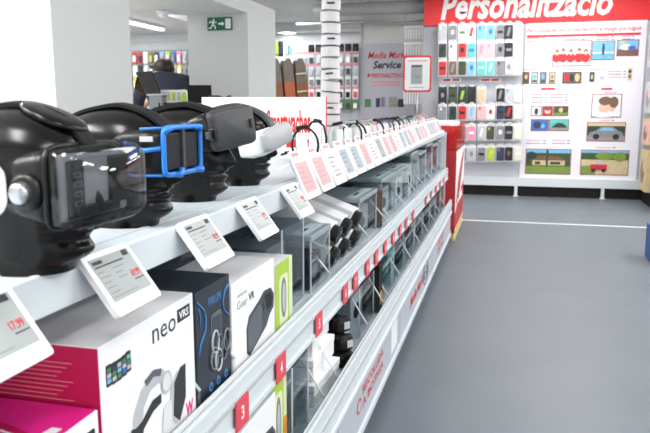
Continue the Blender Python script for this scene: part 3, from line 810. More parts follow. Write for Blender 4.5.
B().tube([((x0 + x1) / 2, 0.008, 0), ((x0 + x1) / 2, 0.008, z0 + 0.02)], 0.008, 'silver').lathe([(0.07, 0), (0.07, 0.008), (0.02, 0.012)], 'silver', Matrix.Translation(((x0 + x1) / 2, 0.008, 0))).build('pole', t)

# something white and rounded at the left edge: a card holder standing beside the first head
t = thing('card_holder', 'white rounded card holder standing at the left edge beside the nearest head', 'card holder', (-0.618, 0.69, TOPZ), 0)
B().rect(frame((0, 0, 0), (0.25, 1, 0), (0, 0, 1)), -0.09, 0.105, 0.03, 0.172, -0.004, 0.006, 'white_frame', 0.02).build('holder', t)
B().box((-0.005, -0.02, 0.055), (0.008, 0.012, 0.11), 'white_frame').box((-0.025, -0.02, 0.003), (0.05, 0.05, 0.006), 'white_frame').build('foot', t)

# ================================================================== boxed headsets on the middle shelf
FX = -0.62
def carton(name, label, cat, y0, y1, z0, h, depth, m, fx=FX, group=None, top=None, side=None):
    t = thing(name, label, cat, (fx, (y0 + y1) / 2, z0), 0, group)
    w = y1 - y0
    b = B().span((-depth, -w / 2, 0), (0, w / 2, h), m, 0.0015)
    b.build('box', t)
    if top: B().span((-depth + 0.002, -w / 2 + 0.002, h), (-0.002, w / 2 - 0.002, h + 0.0008), top).build('lid', t)
    if side: B().span((-depth + 0.002, -w / 2 - 0.0008, 0.002), (-0.001, -w / 2, h - 0.002), side).build('side_panel', t, label='magenta side panel')
    F = frame((0, -w / 2, 0), (0, 1, 0), (0, 0, 1))
    return t, F, w, h

# white and magenta box
t, F, w, h = carton('headset_box', 'white headset box with magenta side, lettered neo, nearest whole box', 'box', 0.915, 1.258, MIDZ, 0.268, 0.29, 'white_card', side='magenta')
b = B(); Fs = frame((0, -w / 2 - 0.0008, 0), (1, 0, 0), (0, 0, 1))
for k in range(9): b.rect(Fs, -0.24 + 0.004 * (k % 3), 0.172 + k * 0.008, -0.05 - 0.02 * ((k * 7) % 4) / 2, 0.1732 + k * 0.008, 0, 0.0006, 'soft_red')
b.build('printed_lines', t)
b = B(); b.text(F, 'neo', 0.50 * w, 0.80 * h, 0.27 * w, 0.10 * h, 0, 'ink', 0.0); b.rect(F, 0.79 * w, 0.835 * h, 0.95 * w, 0.935 * h, 0.0002, 0.0008, 'ink'); b.text(F, 'VRS', 0.81 * w, 0.855 * h, 0.12 * w, 0.06 * h, 0.0008, 'white_card', 0.02); b.build('lettering', t)
b = B()   # little phones
for i, (u, v, c) in enumerate([(0.05, 0.72, 'print_sky'), (0.095, 0.715, 'print_navy'), (0.14, 0.715, 'print_sky'), (0.185, 0.72, 'print_blue'), (0.225, 0.73, 'print_teal')]):
    b.rect(F, u * w, v * h, (u + 0.045) * w, (v + 0.14) * h, 0.0003 + 0.0002 * i, 0.001 + 0.0002 * i, 'ink', 0.003)
    for q in range(3): b.rect(F, (u + 0.006) * w, (v + 0.02 + 0.035 * q) * h, (u + 0.039) * w, (v + 0.047 + 0.035 * q) * h, 0.001 + 0.0002 * i, 0.0013 + 0.0002 * i, [c, 'print_silver', 'print_green'][(q + i) % 3])
b.build('printed_phones', t)
b = B()   # printed headset
P2 = lambda pts: [((u * 0.94 + 0.02) * w, (v * 0.82 - 0.02) * h) for u, v in pts]
b.poly(F, P2([(0.24, 0.30), (0.27, 0.52), (0.36, 0.68), (0.50, 0.76), (0.62, 0.72), (0.68, 0.6), (0.64, 0.56), (0.56, 0.63), (0.46, 0.62), (0.38, 0.52), (0.36, 0.4), (0.34, 0.28)]), 0.0003, 0.001, 'pale_grey')
b.poly(F, P2([(0.22, 0.22), (0.24, 0.42), (0.29, 0.40), (0.36, 0.42), (0.48, 0.52), (0.58, 0.52), (0.58, 0.44), (0.48, 0.42), (0.37, 0.34), (0.33, 0.22), (0.5, 0.16), (0.5, 0.12), (0.30, 0.16)]), 0.001, 0.0014, 'ink')
b.poly(F, P2([(0.40, 0.74), (0.50, 0.78), (0.60, 0.74), (0.58, 0.68), (0.50, 0.72), (0.42, 0.68)]), 0.001, 0.0013, 'phone_mid')
b.poly(F, P2([(0.68, 0.22), (0.70, 0.50), (0.78, 0.60), (0.86, 0.60), (0.84, 0.24), (0.76, 0.12)]), 0.001, 0.0014, 'pale_grey')
b.poly(F, P2([(0.72, 0.22), (0.745, 0.52), (0.83, 0.62), (0.90, 0.62), (0.89, 0.30), (0.80, 0.12)]), 0.0014, 0.0018, 'ink')
b.poly(F, P2([(0.58, 0.16), (0.60, 0.36), (0.66, 0.40), (0.70, 0.38), (0.70, 0.14), (0.64, 0.1)]), 0.0014, 0.0018, 'off_white')
b.disc(F, 0.63 * w, 0.46 * h, 0.06 * w, 0.085 * h, 0.0014, 0.002, 'pale_grey'); b.disc(F, 0.63 * w, 0.46 * h, 0.045 * w, 0.065 * h, 0.002, 0.0022, 'off_white')
b.disc(F, 0.41 * w, 0.09 * h, 0.075 * w, 0.095 * h, 0.0014, 0.002, 'pale_grey'); b.disc(F, 0.41 * w, 0.09 * h, 0.055 * w, 0.072 * h, 0.002, 0.0022, 'off_white')
b.build('printed_headset', t)
B().text(F, 'W', 0.86 * w, 0.05 * h, 0.1 * w, 0.11 * h, 0, 'hot_pink', 0.04).build('logo', t)

# flat hot pink box in front of it
t, F, w, h = carton('headset_box', 'flat hot pink box with white front, lying at the lower left corner', 'box', 0.52, 0.905, MIDZ, 0.168, 0.30, 'white_card', top='hot_pink')
Ft = frame((0, -w / 2, h + 0.0008), (0, 1, 0), (-1, 0, 0))
b = B(); b.poly(Ft, [(0.0, 0.03), (0.31, 0.012), (0.31, 0.03), (0.0, 0.06)], 0.0003, 0.0008, 'white_card'); b.text(Ft, 'W', 0.25, 0.06, 0.035, 0.04, 0.0003, 'white_card', 0.03); b.poly(Ft, [(0.0, 0.001), (0.27, 0.001), (0.365, 0.298), (0, 0.298)], 0, 0.0003, 'magenta')
b.build('printed_stripes', t)
b = B(); b.rect(F, 0.80 * w, 0.35 * h, 0.97 * w, 0.85 * h, 0, 0.0008, 'ink', 0.004); b.rect(F, 0.82 * w, 0.5 * h, 0.95 * w, 0.7 * h, 0.0008, 0.0012, 'off_white'); b.build('printed_badge', t)

# dark blue box
def pirum(y0, y1, z0, h, label):
    t, F, w, h = carton('headset_box', label, 'box', y0, y1, z0, h, 0.25, 'pirum_navy')
    P2 = lambda pts: [(u * w, v * h) for u, v in pts]
    def arc(pts, r=0.0022): B().tube([F @ Vector((u * w, v * h, 0.0012)) for u, v in pts], r, 'pirum_blue', 5).build('printed_arc', t)
    arc([(0.04, 0.92), (0.22, 0.82), (0.26, 0.74), (0.24, 0.64), (0.10, 0.55), (0.05, 0.47)]); arc([(0.98, 0.92), (0.84, 0.88), (0.76, 0.78), (0.8, 0.7), (0.96, 0.62)]); arc([(0.08, 0.86), (0.12, 0.78), (0.10, 0.7)], 0.0016)
    B().text(F, 'PIRUM', 0.36 * w, 0.82 * h, 0.36 * w, 0.075 * h, 0, 'pirum_blue', 0.0).build('lettering', t)
    b = B()
    b.rect(F, 0.40 * w, 0.34 * h, 0.72 * w, 0.74 * h, 0.0003, 0.001, 'phone_mid', 0.012); b.rect(F, 0.43 * w, 0.38 * h, 0.69 * w, 0.70 * h, 0.001, 0.0014, 'phone_dark', 0.008)
    for a, (u, v) in enumerate([(0.46, 0.34), (0.58, 0.3), (0.75, 0.36), (0.85, 0.42), (0.5, 0.48), (0.62, 0.42)]):
        b.tube([F @ Vector((u * w + 0.018 * cos(q), v * h + 0.026 * sin(q), 0.0025)) for q in [2 * pi * k / 12 for k in range(12)]], 0.003, ['mid_grey', 'pale_grey', 'phone_mid'][a % 3], 5, True)
    b.build('printed_phone', t)
    for u in (0.36, 0.58, 0.82):
        b = B(); b.disc(F, u * w, 0.11 * h, 0.055 * w, 0.042 * h, 0.0003, 0.001, 'pirum_blue'); b.disc(F, u * w, 0.11 * h, 0.02 * w, 0.02 * h, 0.001, 0.0014, 'pirum_navy'); b.build('printed_icon', t)
pirum(1.268, 1.452, MIDZ, 0.262, 'dark blue box with pale blue arcs between two white boxes')

def gear(y0, y1, z0, h, label, depth=0.20):
    t, F, w, h = carton('headset_box', label, 'box', y0, y1, z0, h, depth, 'white_card', group='white headset boxes')
    b = B(); b.text(F, 'Gear', 0.11 * w, 0.68 * h, 0.22 * w, 0.085 * h, 0, 'ink_soft', 0.0); b.build('model_lettering', t); b = B(); b.text(F, 'VR', 0.36 * w, 0.69 * h, 0.13 * w, 0.085 * h, 0, 'ink', 0.03); b.build('model_lettering', t); b = B(); b.text(F, 'SAMSUNG', 0.12 * w, 0.81 * h, 0.2 * w, 0.03 * h, 0, 'ink_soft', 0.0); b.build('lettering', t)
    P2 = lambda pts: [(u * w, v * h) for u, v in pts]
    b = B(); b.poly(F, P2([(0.30, 0.12), (0.30, 0.40), (0.36, 0.52), (0.62, 0.62), (0.72, 0.68), (0.90, 0.66), (0.98, 0.56), (0.97, 0.40), (0.86, 0.34), (0.78, 0.24), (0.55, 0.14), (0.36, 0.06)]), 0.0003, 0.001, 'phone_dark')
    b.poly(F, P2([(0.33, 0.14), (0.33, 0.40), (0.38, 0.49), (0.60, 0.57), (0.66, 0.5), (0.66, 0.26), (0.54, 0.17), (0.37, 0.09)]), 0.001, 0.0014, 'phone_mid')
    b.poly(F, P2([(0.74, 0.62), (0.88, 0.62), (0.94, 0.54), (0.92, 0.44), (0.80, 0.42), (0.74, 0.5)]), 0.001, 0.0014, 'black_plastic'); b.poly(F, P2([(0.70, 0.44), (0.76, 0.46), (0.76, 0.56), (0.70, 0.55)]), 0.0014, 0.0018, 'dark_grey')
    b.build('printed_headset', t)
gear(1.462, 1.772, MIDZ, 0.232, 'white headset box with grey printed headset, right of the dark blue box')

def lime(y0, y1, z0, h, label, orange=False):
    t, F, w, h = carton('headset_box', label, 'box', y0, y1, z0, h, 0.20, 'white_card', group='lime green boxes')
    b = B(); b.rect(F, 0.0, 0.0, 0.80 * w, h, 0, 0.0008, 'lime'); b.rect(F, 0.80 * w, 0, w, h, 0, 0.0008, 'lime_pale'); b.rect(F, 0.22 * w, 0.0, 0.72 * w, 0.80 * h, 0.0008, 0.0012, 'lime_pale', 0.018); b.build('printed_front', t, label='lime green front')
    b = B(); b.disc(F, 0.46 * w, 0.46 * h, 0.15 * w, 0.30 * h, 0.0012, 0.002, 'mid_grey'); b.disc(F, 0.46 * w, 0.46 * h, 0.10 * w, 0.22 * h, 0.002, 0.0024, 'pale_grey'); b.build('printed_device', t)
    if orange: B().rect(F, 0.78 * w, 0.22 * h, 0.97 * w, 0.45 * h, 0.0012, 0.002, 'orange', 0.008).build('sticker', t)
lime(1.78, 1.938, MIDZ, 0.205, 'lime green and white box on the middle shelf')

# ------------------------------------------------------------------ acrylic security cases
def case(y0, y1, z0, h, fx, depth, label, lid='lid_grey', fill=None, tint='acrylic', edges=True):
    w = y1 - y0
    t = thing('security_case', label, 'security case', (fx, (y0 + y1) / 2, z0), 0, 'clear security cases')
    k = 0.003
    b = B(); b.span((-k, -w / 2, 0), (0, w / 2, h), tint); b.span((-depth, -w / 2, 0), (-depth + k, w / 2, h), tint)
    b.span((-depth + k, -w / 2, 0), (-k, -w / 2 + k, h), tint); b.span((-depth + k, w / 2 - k, 0), (-k, w / 2, h), tint); b.build('clear_walls', t)
    b = B()
    for yy in (-w / 2, w / 2 - 0.005): b.span((-0.0035, yy, 0), (0.0005, yy + 0.005, h), 'acrylic_edge')
    b.build('front_edges', t)
    if lid:
        l = B().span((-depth - 0.004, -w / 2 - 0.004, h), (0.004, w / 2 + 0.004, h + 0.022), lid, 0.004).build('lid', t, label='grey lid')
        B().span((-0.075, -w / 2 + 0.02, h + 0.022), (-0.02, w / 2 - 0.02, h + 0.0228), 'lid_label').span((-0.06, -w / 4, h + 0.0228), (-0.045, 0.0, h + 0.0234), 'ink').build('lid_label', l)
    else:
        b = B(); b.span((-depth, -w / 2, h - k), (0, w / 2, h), tint); b.build('clear_top', t)
    return t
def inner(y0, y1, z0, h, fx, depth, m, label, accent=None):
    t = thing('product_box', label, 'box', (fx, (y0 + y1) / 2, z0), 0, 'product boxes inside the security cases')
    w = y1 - y0
    B().span((-depth, -w / 2, 0), (0, w / 2, h), m, 0.002).build('box', t)
    F = frame((0, -w / 2, 0), (0, 1, 0), (0, 0, 1))
    b = B(); b.disc(F, 0.5 * w, 0.45 * h, 0.28 * w, 0.22 * h, 0, 0.001, accent or 'mid_grey'); b.rect(F, 0.12 * w, 0.78 * h, 0.7 * w, 0.84 * h, 0, 0.001, 'pale_grey'); b.build('printed_front', t)

case(1.36, 1.925, MIDZ, 0.29, -0.86, 0.26, 'large clear security case behind the white and lime boxes', None, tint='acrylic_grey')
inner(1.40, 1.88, MIDZ + 0.003, 0.19, -0.89, 0.15, 'pale_grey', 'grey box inside the clear case behind the lime box')
case(1.965, 2.20, MIDZ, 0.275, -0.66, 0.30, 'tall clear lidless case right of the lime green box', None, tint='acrylic_grey')
inner(1.99, 2.17, MIDZ + 0.003, 0.20, -0.72, 0.2, 'mid_grey', 'grey box inside the tall clear case right of the lime box', 'phone_mid')
case(2.235, 2.50, MIDZ, 0.185, -0.645, 0.22, 'small grey-lidded case left of the long white boxes')
inner(2.26, 2.42, MIDZ + 0.003, 0.12, -0.66, 0.15, 'black_matte', 'black box inside the small grey-lidded case')

def white_tube(x0, z0, x1, z1, y, label, w=0.125, hh=0.085, cs=1.0):
    """long white box whose dark rounded end points at the aisle"""
    t = thing('watch_box', label, 'box', (x1, y, z1), 0, 'long white boxes with black ends')
    d = Vector((x0 - x1, 0, z0 - z1)); Ln = d.length; ang = math.atan2(d.z, -d.x)
    T = Matrix.Rotation(ang, 4, 'Y')
    B().box((-Ln / 2 - 0.02, 0, 0), (Ln - 0.04, w, hh), 'white_card', 0.004, T).build('sleeve', t)
    Fe = T @ frame((-0.04, 0, 0), (0, 1, 0), (0, 0, 1))
    c = B().disc(Fe, 0, 0, w * 0.46 * cs, hh * 0.48, 0.0, 0.03, 'black_plastic', 22).build('end_cap', t, label='black rounded end')
    B().disc(Fe, 0, 0, w * 0.36 * cs, hh * 0.36, 0.03, 0.034, 'black_gloss', 22).disc(Fe, 0.01, 0.005, w * 0.12, hh * 0.14, 0.034, 0.036, 'dark_grey').build('watch_face', c)
    return t
TW = ['left', 'middle', 'right']
for k, y in enumerate((2.60, 2.785, 3.0)):
    white_tube(-0.97, 0.97, -0.635, 0.845, y, f'{TW[k]} of the three long white boxes in the lower layer of the slanted pile')
    white_tube(-1.0, 1.07, -0.63, 0.932, y + 0.01, f'{TW[k]} of the three long white boxes on top of the slanted pile')
tag(B().span((-1.15, 2.57, MIDZ), (-0.80, 3.05, MIDZ + 0.058), 'off_white').build('flat_box'), 'flat pale box under the back of the slanted white pile', 'box')

CS = [(3.12, 3.56, 0.20), (3.70, 4.22, 0.235), (4.26, 4.80, 0.235), (4.90, 5.28, 0.30), (5.34, 5.80, 0.27), (5.88, 6.30, 0.31), (6.38, 6.82, 0.28), (6.88, 7.25, 0.30)]
cc = ['pale_grey', 'off_white', 'white_card', 'off_white', 'pale_grey', 'pale_grey', 'off_white', 'print_silver']
for k, (a, c, h) in enumerate(CS):
    case(a, c, MIDZ, h, -0.66, 0.30, f'grey-lidded clear case on the middle shelf, {ORD[k]} beyond the long white boxes')
    inner(a + 0.03, c - 0.03, MIDZ + 0.003, h * 0.72, -0.70, 0.2, cc[k], f'box inside the {ORD[k]} grey-lidded case beyond the white boxes', 'black_matte' if k % 2 else 'dark_grey')
t, F, w, h = carton('product_box', 'slim dark brown box standing between the first two grey-lidded cases', 'box', 3.60, 3.665, MIDZ, 0.205, 0.16, 'bronze', fx=-0.645)
B().rect(F, 0.004, 0.0, w * 0.55, h, 0, 0.001, 'black_matte').build('printed_front', t)

# ------------------------------------------------------------------ base shelf stock
gear(1.40, 1.715, BASZ, 0.26, 'white headset box with printed headset on the base shelf')
for o in COL.objects:
    if o.name == 'headset_box' or o.name.startswith('headset_box.'):
        if 'base shelf' in o.get('label', ''): o.location.x = -0.60
lime(1.728, 1.872, BASZ, 0.272, 'lime green box with orange sticker on the base shelf', True)
case(1.885, 2.06, BASZ, 0.262, -0.605, 0.25, 'smoky clear lidless case beside the lime box on the base shelf', None, tint='acrylic_grey')
inner(1.91, 2.03, BASZ + 0.003, 0.225, -0.64, 0.16, 'mid_grey', 'dark grey box inside the smoky case on the base shelf', 'phone_mid')
for lay in range(3):
    t = thing('watch_box', ['bottom', 'middle', 'top'][lay] + ' flat white box of the stack on the base shelf', 'box', (-0.61 - 0.02 * lay, 2.33 + 0.03 * lay, BASZ + 0.082 * lay), 0.06 * (lay - 1), 'stacked white boxes on the base shelf')
    B().span((-0.34, -0.15, 0), (0, 0.15, 0.05), 'white_card', 0.003).build('base', t)
    B().span((-0.342, -0.152, 0.052), (0.002, 0.152, 0.08), 'white_card', 0.003).build('lid', t)
    B().span((-0.30, -0.148, 0.0495), (-0.01, 0.148, 0.0525), 'dark_grey').build('seam', t)
for x, y, z, lb in ((-0.63, 2.58, 0, 'black watch pouch beside the white stack, lowest on the base shelf'), (-0.70, 2.70, 0, 'black watch pouch lying farthest beyond the white stack'), (-0.64, 2.61, 0.066, 'black watch pouch heaped on the lowest one'),
                    (-0.68, 2.72, 0.066, 'black watch pouch on top of the farthest one'), (-0.66, 2.64, 0.132, 'topmost black watch pouch beside the white stack')):
    t = thing('watch_pouch', lb, 'pouch', (x, y, BASZ + z), 0.4 - 2 * (z > 0.05) * 0.5)
    B().box((0, 0, 0.033), (0.13, 0.08, 0.064), 'black_matte', 0.02).build('pouch', t); B().box((0.03, 0, 0.033), (0.03, 0.086, 0.065), 'black_strap', 0.01).build('strap', t); B().box((0.0655, 0.01, 0.035), (0.003, 0.03, 0.03), 'pale_grey').build('tag', t)
t, F, w, h = carton('product_box', 'slim black box with orange window on the base shelf', 'box', 3.34, 3.43, BASZ, 0.25, 0.12, 'black_matte', fx=-0.60)
B().rect(F, 0.25 * w, 0.15 * h, 0.8 * w, 0.42 * h, 0, 0.001, 'orange', 0.006).build('printed_window', t)
BS = [(2.95, 3.30, 0.235), (3.48, 3.86, 0.2), (3.92, 4.34, 0.24), (4.40, 4.84, 0.2), (4.90, 5.34, 0.24), (5.40, 5.84, 0.22), (5.90, 6.34, 0.24), (6.40, 6.84, 0.22), (6.88, 7.25, 0.24)]
bc = ['pale_grey', 'off_white', 'print_teal', 'black_matte', 'pale_grey', 'print_dkgreen', 'dark_grey', 'pale_grey', 'black_matte']
for k, (a, c, h) in enumerate(BS):
    case(a, c, BASZ, h, -0.62, 0.28, f'clear lidless case on the base shelf, {ORD[k]} beyond the white stacks', None)
    inner(a + 0.04, c - 0.05, BASZ + 0.003, h * 0.7, -0.67, 0.16, bc[k], f'box inside the {ORD[k]} clear case on the base shelf', 'black_matte')

# slanted clear dividers on both shelves
def divider(y, z0, fx, h, label):
    t = thing('shelf_divider', label, 'shelf divider', (fx, y, z0), 0, 'clear shelf dividers')
    F = frame((0, 0, 0), (1, 0, 0), (0, 0, 1))
    B().poly(F, [(0, 0), (0, 0.05), (-0.085, h), (-0.5, h), (-0.5, 0)], -0.0015, 0.0015, 'acrylic').build('panel', t)
    B().tube([(0, 0, 0.05), (-0.085, 0, h)], 0.0038, 'acrylic_edge', 6).build('front_edge', t)
dm = [1.263, 1.457, 2.358, 3.09, 3.585, 3.685, 4.24, 4.85, 5.31, 5.84, 6.34, 6.85]
for k, y in enumerate(dm): divider(y, MIDZ, -0.612, 0.15, f'clear slanted divider on the middle shelf, {ORD[k]} from the near end')
db = [1.722, 2.14, 2.33, 2.925, 3.32, 3.455, 3.89, 4.37, 4.87, 5.37, 5.87, 6.37, 6.86]
for k, y in enumerate(db): divider(y, BASZ, -0.565, 0.19, f'clear slanted divider on the base shelf, {ORD[k]} from the near end')

# ================================================================== red promotional display behind the gondola's end
t = thing('pallet_display', 'red and white cardboard display on a pale pallet at the gondola end', 'display', (-1.0, 8.15, 0))
YA, YB = -0.72, 0.74; XR = 0.49
b = B()
for k in range(3): b.span((-0.45, YA + 0.02 + k * 0.65, 0), (XR - 0.01, YA + 0.12 + k * 0.65, 0.09), 'wood_pale')
for k in range(6): b.span((-0.45 + k * 0.165, YA, 0.09), (-0.34 + k * 0.165 + 0.0, YB, 0.115), 'wood_pale')
b.span((XR - 0.03, YA, 0), (XR, YB, 0.03), 'wood_pale'); b.span((XR - 0.03, YA, 0.09), (XR, YB, 0.115), 'wood_pale')
b.build('pallet', t)
B().span((-0.44, YA + 0.02, 0.116), (XR - 0.005, YB - 0.02, 0.98), 'display_red').build('carton_bin', t)
F = AISLE((XR - 0.005, 0, 0))
B().poly(F, [(YA + 0.02, 0.975), (YB - 0.02, 0.975), (YB - 0.02, 0.55), (0.3, 0.50), (YA + 0.02, 0.30)], 0.0005, 0.002, 'white_card').build('printed_panel', t)
B().poly(F, [(YA + 0.10, 0.36), (0.0, 0.50), (0.55, 0.86), (0.60, 0.95), (0.2, 0.86), (-0.3, 0.66)], 0.002, 0.003, 'display_red').build('printed_leaf', t)
B().rect(F, -0.25, 0.36, 0.45, 0.44, 0.0005, 0.002, 'white_card').build('printed_bar', t)
b = B(); b.span((XR - 0.012, YA + 0.02, 0.98), (XR - 0.005, YB - 0.02, 1.25), 'red_film'); b.span((-0.44, YA + 0.02, 0.98), (XR - 0.012, YA + 0.026, 1.25), 'red_film'); b.span((-0.44, YB - 0.026, 0.98), (XR - 0.012, YB - 0.02, 1.25), 'red_film'); b.build('clear_red_collar', t)
for k in range(5):
    tt = thing('wrapped_pack', f'white wrapped pack heaped in the red display, {ORD[k]} from the near side', 'pack', (-0.75 - 0.03 * (k % 2), 7.62 + k * 0.25, 0.981), 0.1 * k, 'white packs in the red display')
    B().box((0, 0, 0.15), (0.34, 0.2, 0.30), 'white_card', 0.03).build('wrapper', tt); B().rect(AISLE((0.17, 0, 0)), -0.05, 0.08, 0.05, 0.2, 0.0, 0.001, 'soft_red').build('printed_label', tt)

# ================================================================== the personalisation wall
WY = 11.6
def P(x, y): v = at_y(x, y, WY); return v.x, v.z
XL = -1.39; XR_ = 2.02
struct(B().span((XL, WY + 0.002, 0.17), (2.2, WY + 0.12, CEIL), 'peg_backing'), 'wall_display')
struct(B().span((XL - 0.01, WY + 0.0, 0.0), (XL + 0.27, WY + 0.0015, 2.77), 'end_grey'), 'trim_6')
struct(B().span((-1.13, WY - 0.07, 0.17), (2.05, WY + 0.0, 0.31), 'rail_white'), 'baseboard_back')
struct(B().span((-1.2, WY - 0.02, 0.0), (2.1, WY + 0.1, 0.17), 'black_matte'), 'trim_7')
for k, px in enumerate((516, 603)):
    x = at_y(px, 186, WY - 0.06).x
    tag(B().span((x - 0.025, WY - 0.065, 0.0), (x + 0.025, WY - 0.021, 0.17), 'rail_white').span((x - 0.04, WY - 0.09, 0), (x + 0.04, WY - 0.021, 0.012), 'rail_white').build('support_foot'),
        'white support foot under the wall display, ' + ('below the phone cases' if k == 0 else 'below the red car picture'), 'foot')
# red title sign
t = thing('title_sign', 'large red sign with white slanted word Personalització', 'sign', (0.32, WY - 0.02, 2.75))
F = BACK((-0.32, 0, -2.75))
B().rect(F, XL, 2.765, 2.07, 3.25, -0.02, 0.03, 'sign_red').build('board', t)
a, _ = P(441, 20); c, _ = P(612, 15)
B().text(F, 'Personalització', a, 2.84, c - a, 0.43, 0.03, 'white_card', 0.03, 0.22).build('lettering', t)
# poster
PX0, PX1 = 0.225, 2.0
t = thing('wall_poster', 'large pale poster of photo gift prices with framed sample pictures', 'poster', (1.1, WY - 0.02, 0.3))
F = BACK((-1.1, 0, -0.3))
B().rect(F, PX0, 0.30, PX1, 2.765, -0.02, 0.004, 'poster_white').build('panel', t)
def pr(b, x0, y0, x1, y1, m, d0=0.004, d1=0.006):
    X0_, Z1_ = P(x0, y0); X1_, Z0_ = P(x1, y1); b.rect(F, X0_, Z0_, X1_, Z1_, d0, d1, m)
b = B(); x0, z0 = P(527, 33); x1, _ = P(641, 29); b.text(F, 'Personalitza els teus productes amb la imatge que vulguis', x0, z0 - 0.02, x1 - x0, 0.085, 0.004, 'ink_red', 0.015, 0.2)
b.rect(F, x0, z0 - 0.075, x1, z0 - 0.038, 0.004, 0.007, 'ink_red'); b.build('headline', t)
for (x, y, n, w) in [(527, 38, 2, 18), (565, 39, 2, 20), (596, 36, 3, 18), (622, 36, 2, 12), (524, 69, 1, 16), (566, 69, 1, 14), (590, 69, 1, 14), (608, 71, 3, 18), (531, 94, 4, 16), (550, 94, 4, 18), (526, 140, 2, 20), (552, 140, 2, 18), (604, 92, 1, 12), (600, 120, 1, 14), (596, 147, 1, 20)]:
    b = B()
    for k in range(n):
        pr(b, x, y + k * 2.8, x + w * 0.72, y + k * 2.8 + 0.9, 'soft_red' if (k % 2 == 0) else 'ink_soft'); pr(b, x + w * 0.82, y + k * 2.8, x + w, y + k * 2.8 + 1.0, 'ink_soft')
    b.build('price_list', t)
for x0_, x1_ in ((541, 555), (601, 612)): b = B(); pr(b, x0_, 88, x1_, 90, 'ink_red'); b.build('section_title', t)
def pic(x0, y0, x1, y1, base, shapes, name='sample_picture', edge='picture_edge', label=None):
    """framed print: shapes are (kind, u, v, a, b, colour) in the picture's own unit square"""
    X0_, Z1_ = P(x0, y0); X1_, Z0_ = P(x1, y1); w, h = X1_ - X0_, Z1_ - Z0_
    b = B(); b.rect(F, X0_, Z0_, X1_, Z1_, 0.004, 0.010, edge); e = 0.012
    b.rect(F, X0_ + e, Z0_ + e, X1_ - e, Z1_ - e, 0.010, 0.012, base)
    U = lambda u: X0_ + e + u * (w - 2 * e); V = lambda v: Z0_ + e + v * (h - 2 * e)
    for i, s_ in enumerate(shapes):
        d = 0.012 + 0.0012 * i
        if s_[0] == 'r': b.rect(F, U(s_[1]), V(s_[2]), U(s_[3]), V(s_[4]), d, d + 0.0012, s_[5])
        elif s_[0] == 'd': b.disc(F, U(s_[1]), V(s_[2]), s_[3] * (w - 2 * e), s_[4] * (h - 2 * e), d, d + 0.0012, s_[5], 14)
        else: b.poly(F, [(U(u), V(v)) for u, v in s_[1]], d, d + 0.0012, s_[2])
    o = b.build(name, t)
    if label: o['label'] = label
PR = lambda k: 'print_' + k
kids = []
for k, u in enumerate((0.1, 0.27, 0.48, 0.7, 0.88)): kids += [('d', u, 0.32, 0.12, 0.2, PR('red')), ('d', u, 0.56 + 0.04 * (k % 2), 0.055, 0.12, PR('brown')), ('d', u, 0.50 + 0.04 * (k % 2), 0.045, 0.08, PR('flesh'))]
pic(553, 41, 590, 66, PR('white'), kids, label='picture of children in red tops')
pic(592, 41, 614, 60, PR('sky'), [('r', 0, 0, 1, 0.35, PR('sea')), ('r', 0, 0.33, 1, 0.4, PR('white')), ('r', 0.45, 0.25, 0.55, 0.75, PR('navy')), ('d', 0.5, 0.8, 0.05, 0.08, PR('navy'))], label='picture of a figure before the sea')
pic(617, 40, 638, 56, PR('sky'), [('r', 0, 0, 1, 0.4, PR('brown')), ('d', 0.4, 0.55, 0.3, 0.2, PR('white')), ('d', 0.7, 0.5, 0.2, 0.16, PR('blue')), ('r', 0.05, 0.75, 0.4, 0.95, PR('sand'))])
for x, cs in ((523, ('brown', 'sand')), (531.5, ('silver', 'teal')), (540, ('grey', 'sea')), (549, ('sand', 'grey'))):
    pic(x, 72, x + 6, 84, PR(cs[0]), [('d', 0.5, 0.6, 0.3, 0.2, PR(cs[1])), ('r', 0.1, 0.1, 0.9, 0.3, PR('camo'))], 'sample_case', 'dark_grey')
pic(562.5, 72, 581, 83.5, PR('brown'), [('d', 0.2, 0.5, 0.14, 0.4, PR('red')), ('d', 0.5, 0.5, 0.14, 0.4, PR('dkgreen')), ('d', 0.8, 0.5, 0.14, 0.4, PR('sand'))], 'sample_picture', 'dark_grey')
pic(589.5, 72, 594, 82, PR('camo'), [('d', 0.5, 0.5, 0.3, 0.3, PR('sand'))], 'sample_case', 'dark_grey')
pic(597, 74, 606, 82, PR('white'), [('d', 0.5, 0.5, 0.35, 0.3, PR('silver'))], 'sample_mug', 'print_white')
pic(627, 67, 632, 81, PR('sand'), [('d', 0.5, 0.7, 0.35, 0.15, PR('navy')), ('d', 0.5, 0.3, 0.35, 0.15, PR('brown'))], 'sample_case', 'print_white')
pic(531, 106, 541.5, 116, PR('white'), [('d', 0.5, 0.45, 0.2, 0.4, PR('navy'))])
pic(542.5, 106, 552.5, 116, PR('red'), [('d', 0.5, 0.5, 0.35, 0.35, PR('flesh')), ('d', 0.5, 0.75, 0.35, 0.2, PR('brown'))])
pic(553.5, 106, 568, 116, PR('forest'), [('r', 0, 0, 1, 0.3, PR('grass')), ('d', 0.5, 0.6, 0.16, 0.3, PR('sand'))])
pic(531, 119, 548, 131, PR('blue'), [('d', 0.35, 0.5, 0.25, 0.35, PR('navy')), ('d', 0.7, 0.4, 0.12, 0.2, PR('sky'))])
pic(549, 119, 568.5, 131, PR('teal'), [('r', 0, 0, 1, 0.3, PR('stone')), ('p', [(0.1, 0.25), (0.25, 0.5), (0.4, 0.7), (0.65, 0.7), (0.9, 0.45), (0.92, 0.25)], PR('dkgreen'))])
